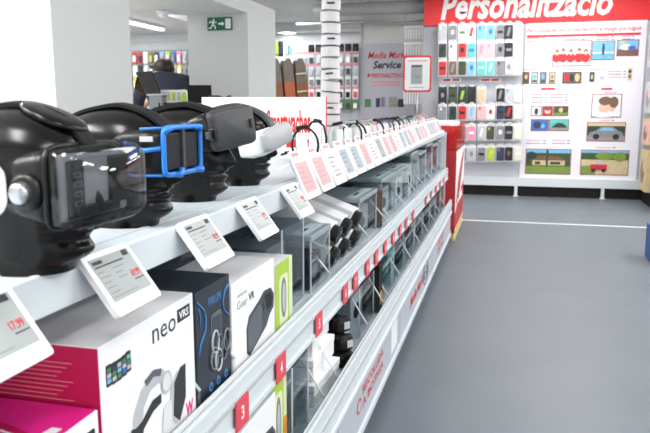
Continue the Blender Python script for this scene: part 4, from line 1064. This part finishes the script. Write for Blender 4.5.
pic(592, 94, 620.5, 117.5, PR('white'), [('d', 0.42, 0.4, 0.2, 0.26, PR('flesh')), ('d', 0.68, 0.46, 0.16, 0.22, PR('flesh')), ('d', 0.45, 0.72, 0.24, 0.2, PR('brown')), ('d', 0.75, 0.66, 0.16, 0.26, PR('brown')), ('d', 0.4, 0.08, 0.4, 0.12, PR('white'))], label='picture of an embracing couple')
car = [('p', [(0.05, 0.22), (0.05, 0.45), (0.22, 0.55), (0.36, 0.78), (0.68, 0.78), (0.84, 0.55), (0.95, 0.48), (0.95, 0.22)], PR('grey')), ('p', [(0.3, 0.55), (0.4, 0.72), (0.64, 0.72), (0.74, 0.55)], PR('sky')), ('d', 0.24, 0.22, 0.09, 0.16, PR('black')), ('d', 0.77, 0.22, 0.09, 0.16, PR('black'))]
pic(587, 122, 624.5, 141.5, PR('dkgreen'), [('r', 0, 0, 1, 0.3, PR('stone')), ('r', 0, 0.82, 1, 1, PR('sand'))] + [(c[0], *c[1:]) for c in car], label='picture of a silver car')
pic(526, 148.5, 570, 174.5, PR('forest'), [('r', 0, 0, 1, 0.3, PR('grass')), ('r', 0, 0.86, 1, 1, PR('sky')), ('p', [(0.08, 0.55), (0.3, 0.75), (0.72, 0.72), (0.95, 0.52)], PR('brown')), ('r', 0.14, 0.34, 0.88, 0.55, PR('sand')), ('r', 0.2, 0.38, 0.32, 0.5, PR('camo')), ('r', 0.55, 0.38, 0.78, 0.5, PR('camo')), ('r', 0.45, 0.3, 0.5, 1, PR('camo')), ('d', 0.12, 0.75, 0.12, 0.16, PR('dkgreen'))], label='picture of a house among trees')
pic(581, 149.5, 627.5, 175.5, PR('sand'), [('r', 0, 0.62, 1, 1, PR('forest')), ('r', 0, 0.9, 1, 1, PR('sky')), ('r', 0, 0, 0.3, 0.35, PR('grass')), ('d', 0.82, 0.75, 0.14, 0.2, PR('grass')), ('d', 0.5, 0.78, 0.2, 0.16, PR('grass')), ('r', 0.2, 0.18, 0.56, 0.42, PR('red')), ('p', [(0.26, 0.42), (0.32, 0.54), (0.46, 0.54), (0.52, 0.42)], PR('silver')), ('d', 0.27, 0.17, 0.05, 0.07, PR('black')), ('d', 0.49, 0.17, 0.05, 0.07, PR('black'))], label='picture of a red car on a lane')

# phone cases on hooks
struct(B().span((-1.12, WY - 0.01, 0.30), (0.22, WY, 2.765), 'peg_white'), 'trim_8')
b = B()
for i, (x0, x1, y) in enumerate([(443, 460, 79.5), (481, 499, 79.5)]):
    pass
row_px = [(33, 443.5), (50.5, 443.5), (68, 443.5), (95, 443.5), (112, 443.5), (132, 463), (153, 463)]
colx = [443.5, 453.5, 463, 472, 481.8, 490.8, 500.4, 508.8, 517.7]
colours = [
    ['silver', 'grey', 'white', 'white', 'sky', 'sky', 'grey', 'black', 'cream'],
    ['dkgreen', 'white', 'red', 'teal', 'pink', 'pink', 'grey', 'black', 'cream'],
    ['red', 'brown', 'camo', 'sky', 'teal', 'teal', 'grey', 'silver', 'cream'],
    ['black', 'camo', 'dkgreen', 'black', 'sand', None, 'black', 'silver', 'cream'],
    ['grey', 'dkgreen', 'red', 'silver', 'pink', 'white', 'navy', 'black', 'cream'],
    [None, None, 'grey', 'rose', 'silver', 'camo', 'grey', 'black', 'cream'],
    [None, None, 'grey', 'silver', 'grey', 'lime', 'navy', 'black', 'cream']]
accent = [['white', 'white', 'green', 'red', 'blue', 'blue', 'black', 'grey', 'white'], ['black', 'black', 'black', 'blue', 'rose', 'rose', 'black', 'grey', 'white'],
          ['black', 'grey', 'black', 'blue', 'silver', 'silver', 'black', 'grey', 'white'], ['grey', 'black', 'lime', 'dkgreen', 'pink', None, 'grey', 'grey', 'white'],
          ['white', 'black', 'black', 'sky', 'red', 'red', 'black', 'red', 'white'], [None, None, 'white', 'white', 'white', 'lime', 'white', 'grey', 'white'],
          [None, None, 'white', 'grey', 'black', 'yellow', 'grey', 'brown', 'white']]
nm = dict(grey='grey', white='white', sky='pale blue', black='black', cream='cream', dkgreen='dark green', red='red', teal='turquoise', pink='pink', brown='brown', camo='camouflage green', silver='light grey', sand='sand coloured', navy='navy', rose='rose pink', lime='lime green')
for r_, (py, _) in enumerate(row_px):
    for c_, px in enumerate(colx):
        k = colours[r_][c_]
        if k is None: continue
        cx, cz = P(px, py - (px - 480) * 0.012)
        t = thing('phone_case_pack', f'{nm[k]} phone case in a hanging pack, {ORD[r_]} row down, {ORD[c_]} from the left', 'phone case', (cx, WY - 0.16, cz), 0, 'phone cases on the wall hooks')
        F = BACK((0, 0, 0)); hw, hh = 0.070, 0.138
        B().rect(F, -hw, -hh, hw, hh, 0, 0.008, 'off_white' if r_ != 3 or c_ > 3 else 'print_dkgreen', 0.01).build('backing_card', t)
        ca = B().rect(F, -hw * 0.85, -hh * 0.84, hw * 0.85, hh * 0.72, 0.008, 0.024, PR(k), 0.014).build('phone_case', t)
        b = B(); a = PR(accent[r_][c_]); v = (r_ * 3 + c_ * 5) % 4
        if v == 0: b.rect(F, -hw * 0.55, hh * 0.25, -hw * 0.15, hh * 0.58, 0.024, 0.026, a, 0.006)
        elif v == 1: b.disc(F, 0, 0, hw * 0.4, hh * 0.3, 0.024, 0.026, a, 12)
        elif v == 2: b.rect(F, -hw * 0.6, -hh * 0.2, hw * 0.6, hh * 0.1, 0.024, 0.026, a)
        else: b.poly(F, [(-hw * 0.5, -hh * 0.5), (hw * 0.1, -hh * 0.5), (hw * 0.5, hh * 0.5), (-hw * 0.1, hh * 0.5)], 0.024, 0.026, a)
        b.build('printed_motif', ca)
        b = B(); b.tube([(0, -0.01, hh - 0.02), (0, 0.152, hh - 0.02)], 0.004, 'chrome', 6); b.build('hook', t)
        B().rect(F, -0.03, hh - 0.004, 0.03, hh + 0.02, 0.02, 0.023, 'white_card').rect(F, -0.02, hh + 0.004, 0.02, hh + 0.01, 0.023, 0.0235, 'ink').build('price_tag', t)
for x0, x1, w_, lb in ((443, 460, 'Super Cases', 'small red heading above the left phone case columns'), (481, 500, 'Smart Cases', 'small red heading above the middle phone case columns')):
    X0_, Z = P(x0, 81); X1_, _ = P(x1, 81)
    b = B(); Fh = BACK((0, WY - 0.011, 0))
    b.rect(Fh, X0_ - 0.02, Z - 0.015, X1_ + 0.02, Z + 0.05, 0, 0.003, 'white_card')
    for k in range(2): b.rect(Fh, X0_ + k * (X1_ - X0_) * 0.56, Z, X0_ + (k + 0.9) * (X1_ - X0_) * 0.5, Z + 0.03, 0.003, 0.005, 'ink_red')
    tag(b.build('heading_strip'), lb, 'sign')

# side unit with photo prints at the right edge
struct(B().span((2.03, 10.0, 0.22), (2.3, 11.45, 2.75), 'end_grey').span((2.07, 10.0, 0), (2.3, 11.45, 0.22), 'black_matte'), 'wall_side')
FS = frame((2.10, 0, 0), (0, -1, 0), (0, 0, 1))
PRT = [(0.22, 0.82, 'sand', 'brown', 'bottom'), (0.90, 1.28, 'pink', 'brown', 'second from the bottom'), (1.36, 1.82, 'silver', 'grey', 'third from the bottom'), (2.02, 2.5, 'silver', 'stone', 'top')]
for z0, z1, c0, c1, wh in PRT:
    t = thing('photo_canvas', f'framed photo print at the right edge, {wh} of the column', 'picture', (2.03, 10.98, z0), 0, 'photo prints at the right edge')
    F = frame((0, 0, 0), (0, -1, 0), (0, 0, 1)); h = z1 - z0
    B().rect(F, -0.27, 0, 0.27, h, 0, 0.05, 'wood_pale' if c0 != 'silver' else 'pale_grey').build('frame', t)
    b = B(); b.rect(F, -0.23, 0.04, 0.23, h - 0.04, 0.05, 0.053, PR(c0)); b.disc(F, -0.02, h * 0.45, 0.13, h * 0.28, 0.053, 0.055, PR(c1)); b.disc(F, 0.05, h * 0.6, 0.07, h * 0.14, 0.055, 0.057, PR('flesh')); b.build('print', t)
t = thing('carton', 'blue carton on the floor at the right edge of the aisle', 'box', (1.56, 6.95, 0))
B().box((0, 0, 0.17), (0.4, 0.4, 0.34), 'blue_carton', 0.004).build('box', t); B().rect(BACK((0, -0.2, 0)), -0.15, 0.1, 0.1, 0.26, 0, 0.001, 'white_card').build('printed_label', t)

# ================================================================== service corner and far shelves
SY = 12.98
def Q(x, y, Y): v = at_y(x, y, Y); return v.x, v.z
t = thing('service_banner', 'tall lavender grey banner headed Service against the far partition', 'banner', (-2.2, SY, 0))
F = BACK((2.2, 0, 0))
x0, z1 = Q(362, 44, SY); x1, _ = Q(416, 44, SY)
B().rect(F, x0, 0.02, x1, z1, -0.01, 0.008, 'service_grey').build('panel', t)
def tx(b, s_, xa, ya, xb, yb, m, bold, sh):
    a, zt = Q(xa, ya, SY); c, zb = Q(xb, yb, SY); b.text(F, s_, a, zb, c - a, zt - zb, 0.008, m, bold, sh)
b = B(); tx(b, 'Media Markt', 368, 52, 408, 58, 'ink_red', 0.02, 0.3); b.build('shop_name', t)
b = B(); tx(b, 'Service', 373, 61, 401, 68.5, 'ink', 0.03, 0.25); b.build('heading', t)
b = B(); tx(b, 'PERSONALITZACIÓ', 371, 72.5, 407, 77.5, 'ink_red', 0.03, 0.15)
for y in (81.5, 84.5):
    a, zt = Q(372, y, SY); c, zb = Q(400, y + 1.2, SY); b.rect(F, a, zb, c, zt, 0.008, 0.010, 'soft_red')
a, zt = Q(367.5, 73.5, SY); c, zb = Q(370, 77, SY); b.rect(F, a, zb, c, zt, 0.008, 0.010, 'ink_red'); b.build('small_lettering', t)
for xa, xb, ya, c in ((365, 371, 99, 'green'), (376, 380, 98, 'navy'), (381, 385, 97, 'grey'), (389, 397, 97, 'stone'), (398, 404, 99, 'black')):
    a, zt = Q(xa, ya, SY); cc_, zb = Q(xb, 107, SY); B().rect(F, a, zb, cc_, zt, 0.008, 0.012, PR(c)).build('printed_product', t)

# white hook rack right of the banner
t = thing('hook_rack', 'white rack of empty prong rows between the service banner and the red sign', 'rack', (-1.63, 12.0, 0))
xa, zt = Q(404, 24, 12.0); xb, _ = Q(424, 24, 12.0)
B().span((xb + 1.63 - 0.03, 0.3, 0), (xb + 1.63 + 0.01, 0.34, 2.9), 'pale_grey').build('post', t)
for (ya, yb) in ((26, 39), (42.5, 55), (90, 104)):
    _, z1 = Q(404, ya, 12.0); _, z0 = Q(404, yb, 12.0)
    r_ = B().span((xa + 1.63, 0, z1 - 0.03), (xb + 1.63, 0.3, z1), 'white_frame').build('tier', t)
    for k in range(7):
        x = xa + 1.63 + 0.03 + k * (xb - xa - 0.06) / 6
        B().span((x - 0.012, -0.005 - 0.0 * k, z0), (x + 0.012, 0.01, z1 - 0.03), 'white_frame').build('prong', t)

# far peg wall with hanging packs
PY = 12.9
xa, zt = Q(292, 43, PY); xb, _ = Q(361, 43, PY)
t = thing('peg_wall', 'white far peg board hung with small packs behind the striped tower', 'shelving', (0, 0, 0))
B().span((xa, PY + 0.15, 0.1), (xb, PY + 0.19, zt), 'peg_backing').build('board', t)
B().span((xb - 0.03, PY + 0.08, 0), (xb, PY + 0.15, zt + 0.35), 'pale_grey').build('post', t)
for y in (54, 65.5, 88.5):
    _, z = Q(300, y, PY); B().span((xa + 0.05, PY - 0.02, z), (xb - 0.04, PY - 0.01, z + 0.03), 'soft_red').build('red_strip', t)
def pack(x, y, z, w, h, card, inner_, label, group):
    t = thing('hanging_pack', label, 'pack', (x, y, z), 0, group)
    F = BACK((0, 0, 0))
    B().rect(F, -w / 2, -h / 2, w / 2, h / 2, 0, 0.012, card, 0.006).build('card', t)
    B().rect(F, -w * 0.3, -h * 0.36, w * 0.3, h * 0.2, 0.012, 0.035, inner_, 0.008).build('product', t)
    B().tube([(0, -0.005, h / 2 - 0.015), (0, 0.14, h / 2 - 0.015)], 0.004, 'chrome', 5).build('hook', t)
rows = [(48.5, 'black_matte', 'black_plastic', 0.15), (59.5, 'peg_white', 'silver', 0.185), (71, 'peg_white', 'pale_grey', 0.19), (81.5, 'off_white', 'mid_grey', 0.19), (94, 'white_card', 'black_matte', 0.19), (105, 'print_green', 'white_card', 0.18)]
rw = ['top', 'second', 'third', 'fourth', 'fifth', 'bottom']
pn = {0: 'small black pack', 1: 'small white pack with silver product', 2: 'small white pack with grey product', 3: 'pale pack with dark grey product', 4: 'white pack with black product', 5: 'green pack'}
for r_, (y, cd_, pr_, h) in enumerate(rows):
    for c_ in range(9):
        x = xa + 0.1 + c_ * (xb - xa - 0.2) / 8
        if r_ == 0 and c_ in (0, 1, 5): continue
        _, z = Q(325, y, PY)
        pack(x, PY, z, 0.115, h, cd_, pr_ if (c_ + r_) % 3 else ('tag_red' if r_ == 4 else 'dark_grey'), f'{pn[r_]} on far peg board, {rw[r_]} row, {ORD[c_]} from left', 'packs on the far peg board')
for k, (px, c) in enumerate(((277.5, 'lime'), (281, 'navy'), (287, 'silver'), (291, 'sky'))):
    x, z = Q(px, 49, 13.3); pack(x, 13.3, z, 0.10, 0.3, 'print_white' if k > 1 else PR(c), PR(c), f'{["lime green", "navy", "light grey", "pale blue"][k]} pack hanging above the wooden boards', 'packs above the wooden boards')

# wooden boards leaning together
for k in range(5):
    px = 275.5 + k * 6.2
    x, z = Q(px, 58 + (k % 2) * 2, 9.2)
    w = 0.075
    t = thing('wooden_board', f'tall brown wooden board with grey tapered top, {ORD[k]} of five from the left', 'board', (x + 0.17, 9.2 + 0.05 * (k % 2), 0), 0, 'wooden boards leaning in a row')
    t.rotation_euler = (0, -radians(4.5), 0)
    F = BACK((0, 0, 0)); H = z
    B().poly(F, [(-w, 0.0), (w, 0.0), (w, H - 0.32), (-w, H - 0.32)], 0, 0.03, 'wood_orange' if k == 2 else 'wood_brown').build('board', t)
    B().poly(F, [(-w, H - 0.32), (w, H - 0.32), (w * 0.85, H - 0.1), (w * 0.35, H), (-w * 0.35, H), (-w * 0.85, H - 0.1)], 0, 0.03, 'wood_grey').build('tip', t)
    if k == 4:
        for zz in (1.66, 1.9): B().rect(F, -w, zz, w, zz + 0.02, 0.03, 0.045, 'wood_pale').build('cross_strip', t)

# striped tower
t = thing('display_tower', 'white floor-to-ceiling display tower ringed with dark bands', 'display', (-2.06, 8.0, 0))
B().lathe([(0.06, 0), (0.06, 3.3)], 'pale_grey', n=12).build('pole', t)
rnd = random.Random(3); z = 0.04; k = 0
while z < 3.15:
    tl = rnd.uniform(-0.16, 0.16) if 1.4 < z < 2.0 else rnd.uniform(-0.03, 0.03)
    T = Matrix.Translation((rnd.uniform(-0.008, 0.008), 0, z)) @ Matrix.Rotation(tl, 4, 'Y') @ Matrix.Rotation(rnd.uniform(-0.3, 0.3), 4, 'Z')
    b = B(); b.lathe([(0.10, 0), (0.113, 0.004), (0.113, 0.112), (0.10, 0.116)], 'white_frame', T, 16, False)
    if k % 3 == 1: b.box((0.02, -0.113, 0.07), (0.09, 0.006, 0.02), 'ink', 0, T)
    r_ = b.build('white_drum', t)
    B().lathe([(0.1, 0.117), (0.1, 0.128)], 'dark_grey' if k % 2 else 'mid_grey', T, 16, False).build('dark_band', r_)
    z += 0.133; k += 1

# service counter with laptops
CZ = 1.40
t = thing('service_counter', 'white service counter between the two columns', 'counter', (-3.9, 5.15, 0))
B().span((-1.4, -0.35, 0), (1.55, 0.3, CZ - 0.04), 'counter', 0.004).build('body', t); B().span((-1.45, -0.4, CZ - 0.04), (1.58, 0.33, CZ), 'off_white', 0.004).build('worktop', t)
def laptop(xa, ya, xb, yb, Y, rz, label, lean):
    a = at_y(xa, ya, Y); c = at_y(xb, yb, Y)
    w = abs(c.x - a.x) / max(0.5, cos(rz)); h = a.z - c.z
    t = thing('laptop', label, 'laptop', ((a.x + c.x) / 2, Y, CZ), rz)
    zb = c.z - CZ
    B().box((0, 0.14, zb - 0.012), (w, 0.26, 0.016), 'silver', 0.004).build('keyboard_base', t)
    B().span((-w * 0.4, 0.02, 0), (w * 0.4, 0.24, zb - 0.02), 'mid_grey', 0.003).build('riser', t)
    l = B().box((0, 0, h / 2), (w, 0.012, h), 'black_matte', 0.004, Matrix.Translation((0, 0, zb)) @ Matrix.Rotation(lean, 4, 'X')).build('screen_lid', t)
    B().box((0, 0.007, h / 2), (w * 0.94, 0.002, h * 0.92), 'screen_blue', 0, Matrix.Translation((0, 0, zb)) @ Matrix.Rotation(lean, 4, 'X')).build('screen', l)
laptop(140, 70, 165, 93, 5.25, radians(-32), 'black laptop lid in front of the person', radians(24))
laptop(189, 85, 211, 103, 4.95, radians(14), 'black laptop below the exit sign', radians(10))
p = at_y(174, 90, 5.3)
t = thing('leaflet_holder', 'pale leaflet box between the two laptops', 'holder', (p.x, 5.3, CZ))
B().box((0, 0, (p.z - CZ) / 2), (0.2, 0.1, p.z - CZ), 'white_card', 0.003).build('box', t)
b = B(); F = BACK((0, -0.05, 0))
for k, c in enumerate(('sky', 'sand', 'lime', 'silver')): b.rect(F, -0.085 + 0.045 * k, p.z - CZ - 0.09, -0.05 + 0.045 * k, p.z - CZ - 0.02, 0, 0.002, PR(c))
b.build('printed_front', t); B().box((0, -0.06, 0.06), (0.22, 0.03, 0.05), 'black_matte').build('base_strip', t)
p = at_y(184, 95, 5.2)
t = thing('lime_bottle', 'small lime green bottle left of the laptop below the exit sign', 'bottle', (p.x, 5.2, CZ))
hz = p.z - CZ
B().lathe([(0.022, 0), (0.024, 0.01), (0.024, hz - 0.01), (0.012, hz + 0.02)], 'lime', n=14).build('bottle', t); B().lathe([(0.012, hz + 0.02), (0.012, hz + 0.045)], 'white_frame', n=12).build('cap', t)
p = at_y(219, 98, 5.0)
t = thing('desk_ring', 'dark grey cable coil on the counter below the exit sign', 'cable', (p.x, 5.0, CZ))
b = B(); b.tube([(0.09 * cos(a), 0.06 * sin(a), p.z - CZ + 0.012 * cos(3 * a)) for a in [2 * pi * k / 24 for k in range(24)]], 0.012, 'dark_grey', 8, True); b.build('coil', t)
B().span((-0.07, -0.05, 0), (0.07, 0.05, p.z - CZ - 0.012), 'light_plastic', 0.004).build('stand', t)
t.name = 'cable_coil'

# stock wall behind the counter
WYL = 11.1
xa, zt = Q(132, 48, WYL); xb, _ = Q(194, 48, WYL)
t = thing('peg_wall', 'peg board of colourful packs behind the person at the counter', 'shelving', (0, 0, 0))
B().span((xa - 0.9, WYL + 0.10, 0.1), (xb + 0.3, WYL + 0.14, zt + 0.1), 'peg_backing').build('board', t)
for y in (50, 65, 77):
    _, z = Q(160, y, WYL); B().span((xa - 0.9, WYL + 0.06, z), (xb + 0.3, WYL + 0.1, z + 0.03), 'pale_grey').build('hook_rail', t)
cols = ['silver', 'red', 'red', 'white', 'brown', 'navy', 'sky', 'lime', 'blue', 'rose', 'silver', 'grey', 'teal']
cols2 = ['grey', 'white', 'black', 'silver', 'black', 'navy', 'silver', 'cream', 'sand', 'yellow', 'grey', 'silver', 'camo']
cols3 = ['black', 'yellow', 'sand', 'silver', 'grey', 'black', 'orange', 'cream', 'silver', 'sand', 'grey', 'pink', 'dkgreen']
nm.update(yellow='yellow', blue='blue', orange='orange', stone='stone grey')
for r_, (y, cs, h) in enumerate(((57.5, cols, 0.2), (71, cols2, 0.2), (83.5, cols3, 0.2))):
    _, z = Q(160, y, WYL)
    for c_ in range(13):
        x = xa - 0.06 + c_ * (xb - xa + 0.1) / 12
        pack(x, WYL, z, 0.082, h, PR(cs[c_]), 'white_card' if c_ % 2 else PR(cs[(c_ + 3) % 13]), f'{nm[cs[c_]]} pack behind the person, {["top", "middle", "bottom"][r_]} row, {ORD[c_]} from the left', 'packs behind the person')

# ------------------------------------------------------------------ the person behind the counter
def skin_mesh(name, verts, edges, radii, m, parent, sub=2):
    me = bpy.data.meshes.new(name); me.from_pydata(verts, edges, []); o = bpy.data.objects.new(name, me); COL.objects.link(o)
    sm = o.modifiers.new('s', 'SKIN'); sm.use_smooth_shade = True
    for i, r_ in enumerate(radii):
        me.skin_vertices[0].data[i].radius = r_ if isinstance(r_, tuple) else (r_, r_)
    me.skin_vertices[0].data[0].use_root = True
    ss = o.modifiers.new('u', 'SUBSURF'); ss.levels = sub; ss.render_levels = sub
    dg = bpy.context.evaluated_depsgraph_get(); dg.update()
    nm_ = bpy.data.meshes.new_from_object(o.evaluated_get(dg)); bpy.data.objects.remove(o)
    nm_.name = name; nm_.materials.clear(); nm_.materials.append(M[m])
    for p_ in nm_.polygons: p_.use_smooth = True; p_.material_index = 0
    o = bpy.data.objects.new(name, nm_); COL.objects.link(o); o.parent = parent
    return o
pp = at_y(163.5, 58, 6.0)
k = 1.09
Z0 = at_y(163.5, 77, 6.0).z - 1.43 * k            # the raised floor the person stands on
HT = pp.z - Z0                                    # top of the hair above it
struct(B().span((-5.2, 5.53, 0), (-2.85, 6.8, Z0), 'end_grey'), 'floor_platform')
t = thing('person', 'dark-haired person in a dark top, bent over the counter behind the laptop', 'person', (pp.x + 0.085, 5.87, Z0), radians(122))
def V3(x, y, z): return (x * k, y * k, z * k)
# pelvis first; facing local +X
vs = [V3(-0.06, 0, 0.95), V3(-0.05, 0, 1.10), V3(0.0, 0, 1.26), V3(0.05, 0, 1.39), V3(0.10, 0, 1.44), (0.135 * k, 0, HT - 0.16 * k)]
rs = [(0.15 * k, 0.11 * k), (0.135 * k, 0.105 * k), (0.15 * k, 0.11 * k), (0.13 * k, 0.095 * k), (0.056 * k, 0.056 * k), (0.052 * k, 0.052 * k)]
es = [(0, 1), (1, 2), (2, 3), (3, 4), (4, 5)]
def add(p, pos, r_): vs.append(V3(*pos)); rs.append(r_ * k); es.append((p, len(vs) - 1)); return len(vs) - 1
arms = {}
for s_ in (-1, 1):
    a = add(3, (0.05, s_ * 0.17, 1.385), 0.06); a = add(a, (0.12, s_ * 0.23, 1.24), 0.046); e_ = add(a, (0.2, s_ * 0.24, 1.13), 0.04)
    a = add(e_, (0.33, s_ * 0.19, 1.17), 0.034); w_ = add(a, (0.43, s_ * 0.13, 1.22), 0.025); h_ = add(w_, (0.49, s_ * 0.12, 1.225), 0.03)
    a = add(h_, (0.53, s_ * 0.12, 1.225), 0.028)
    l = add(0, (-0.05, s_ * 0.095, 0.86), 0.085); l = add(l, (-0.03, s_ * 0.1, 0.5), 0.058); l = add(l, (-0.06, s_ * 0.1, 0.28), 0.05); l = add(l, (-0.07, s_ * 0.1, 0.07), 0.036); l = add(l, (0.03, s_ * 0.105, 0.035), 0.032); add(l, (0.1, s_ * 0.11, 0.03), 0.028)
body = skin_mesh('body', vs, es, rs, 'skin', t)
# head joined into the body mesh, with fingers
hb = B()
hb.grid(lambda i, j: (lambda p: Vector((p.x * 0.95 * k + 0.145 * k, p.y * 0.95 * k, p.z * 0.93 * k + HT - 0.30 * k + 0.05 * k)))(head_pt((2 * pi * i / 48), 0.257 * sin(j / 40 * pi / 2))), 48, 41, 'skin', True)
for s_ in (-1, 1):
    hb.lathe([(0.004, -0.006), (0.022, -0.004), (0.03, 0.004), (0.024, 0.01)], 'skin', frame((0.135 * k, s_ * 0.075 * k, HT - 0.125 * k), (1, 0, 0.2), (0, 0, 1)) @ Matrix.Diagonal((0.7, 1.1, s_ * -1.0, 1)), 14)
    for f_ in range(4):
        y = s_ * (0.105 + 0.017 * f_) * k; L_ = [0.05, 0.058, 0.054, 0.04][f_] * k
        hb.tube([(0.53 * k, y, 1.228 * k), (0.555 * k, y, 1.235 * k), (0.53 * k + L_ * 0.8, y, 1.222 * k), (0.53 * k + L_, y, 1.2 * k)], [0.0095, 0.009, 0.0085, 0.007], 'skin', 8)
    hb.tube([(0.47 * k, s_ * 0.10 * k, 1.225 * k), (0.50 * k, s_ * 0.078 * k, 1.215 * k), (0.535 * k, s_ * 0.075 * k, 1.205 * k)], [0.012, 0.0105, 0.008], 'skin', 8)
    for q, m_ in ((0.035, 'white_card'), (0.0, 'ink')): pass
ho = hb.build('h'); bmj = bmesh.new(); bmj.from_mesh(body.data); bmj.from_mesh(ho.data)
bmj.to_mesh(body.data); bmj.free(); bpy.data.objects.remove(ho)
for p_ in body.data.polygons: p_.use_smooth = True
fb = B()
for s_ in (-1, 1): fb.lathe([(0.001, 0.0), (0.009, 0.003), (0.012, 0.008)], 'ink', frame(((0.145 + 0.078) * k, s_ * 0.03 * k, HT - 0.108 * k), (0, 1, 0), (0, 0, 1)), 10)
fb.build('eyes', t)
# hair cap
def hair_pt(i, j):
    th = 2 * pi * i / 48; f = j / 16
    zl = 0.165 + 0.045 * cos(th) if cos(th) > 0 else 0.165 + 0.095 * cos(th)
    z = zl + (0.2565 - zl) * sin(f * pi / 2); p = head_pt(th, z, 0.014 + 0.003 * sin(7 * th))
    return Vector((p.x * 0.95 * k + 0.145 * k, p.y * 0.95 * k, p.z * 0.93 * k + HT - 0.25 * k))
B().grid(hair_pt, 48, 17, 'hair', True).build('hair', t)
# shirt, trousers, shoes as slightly larger skins
sv = [v for v in vs[:4]] + [V3(0.078, 0, 1.44)]; sr = [(0.165 * k, 0.128 * k), (0.155 * k, 0.122 * k), (0.168 * k, 0.128 * k), (0.145 * k, 0.11 * k), 0.072 * k]; se = [(0, 1), (1, 2), (2, 3), (3, 4)]
def adds(p, pos, r_): sv.append(V3(*pos)); sr.append(r_ * k); se.append((p, len(sv) - 1)); return len(sv) - 1
for s_ in (-1, 1):
    a = adds(3, (0.05, s_ * 0.17, 1.385), 0.074); a = adds(a, (0.12, s_ * 0.23, 1.24), 0.06); a = adds(a, (0.2, s_ * 0.24, 1.13), 0.052); adds(a, (0.29, s_ * 0.205, 1.158), 0.047)
skin_mesh('shirt', sv, se, sr, 'shirt', t)
sv, sr, se = [V3(-0.06, 0, 0.93)], [(0.165 * k, 0.13 * k)], []
for s_ in (-1, 1):
    a = adds(0, (-0.05, s_ * 0.095, 0.84), 0.1); a = adds(a, (-0.03, s_ * 0.1, 0.5), 0.074); a = adds(a, (-0.06, s_ * 0.1, 0.28), 0.064); adds(a, (-0.07, s_ * 0.1, 0.1), 0.058)
skin_mesh('trousers', sv, se, sr, 'trousers', t)
for s_ in (-1, 1): B().box((0.01 * k, s_ * 0.105 * k, 0.036 * k), (0.26 * k, 0.095 * k, 0.072 * k), 'shoe', 0.025).build('shoe', t)

# ------------------------------------------------------------------ look
SC.view_settings.view_transform = 'Standard'; SC.view_settings.look = 'None'
SC.view_settings.gamma = 1.0; SC.view_settings.use_curve_mapping = False
SC.view_settings.exposure = -0.15
wd = bpy.data.worlds.new('world'); SC.world = wd; wd.use_nodes = True
wd.node_tree.nodes['Background'].inputs['Color'].default_value = (0.9, 0.93, 1, 1); wd.node_tree.nodes['Background'].inputs['Strength'].default_value = 0.3
SC.cycles.transparent_max_bounces = 32
SC.cycles.max_bounces = 8
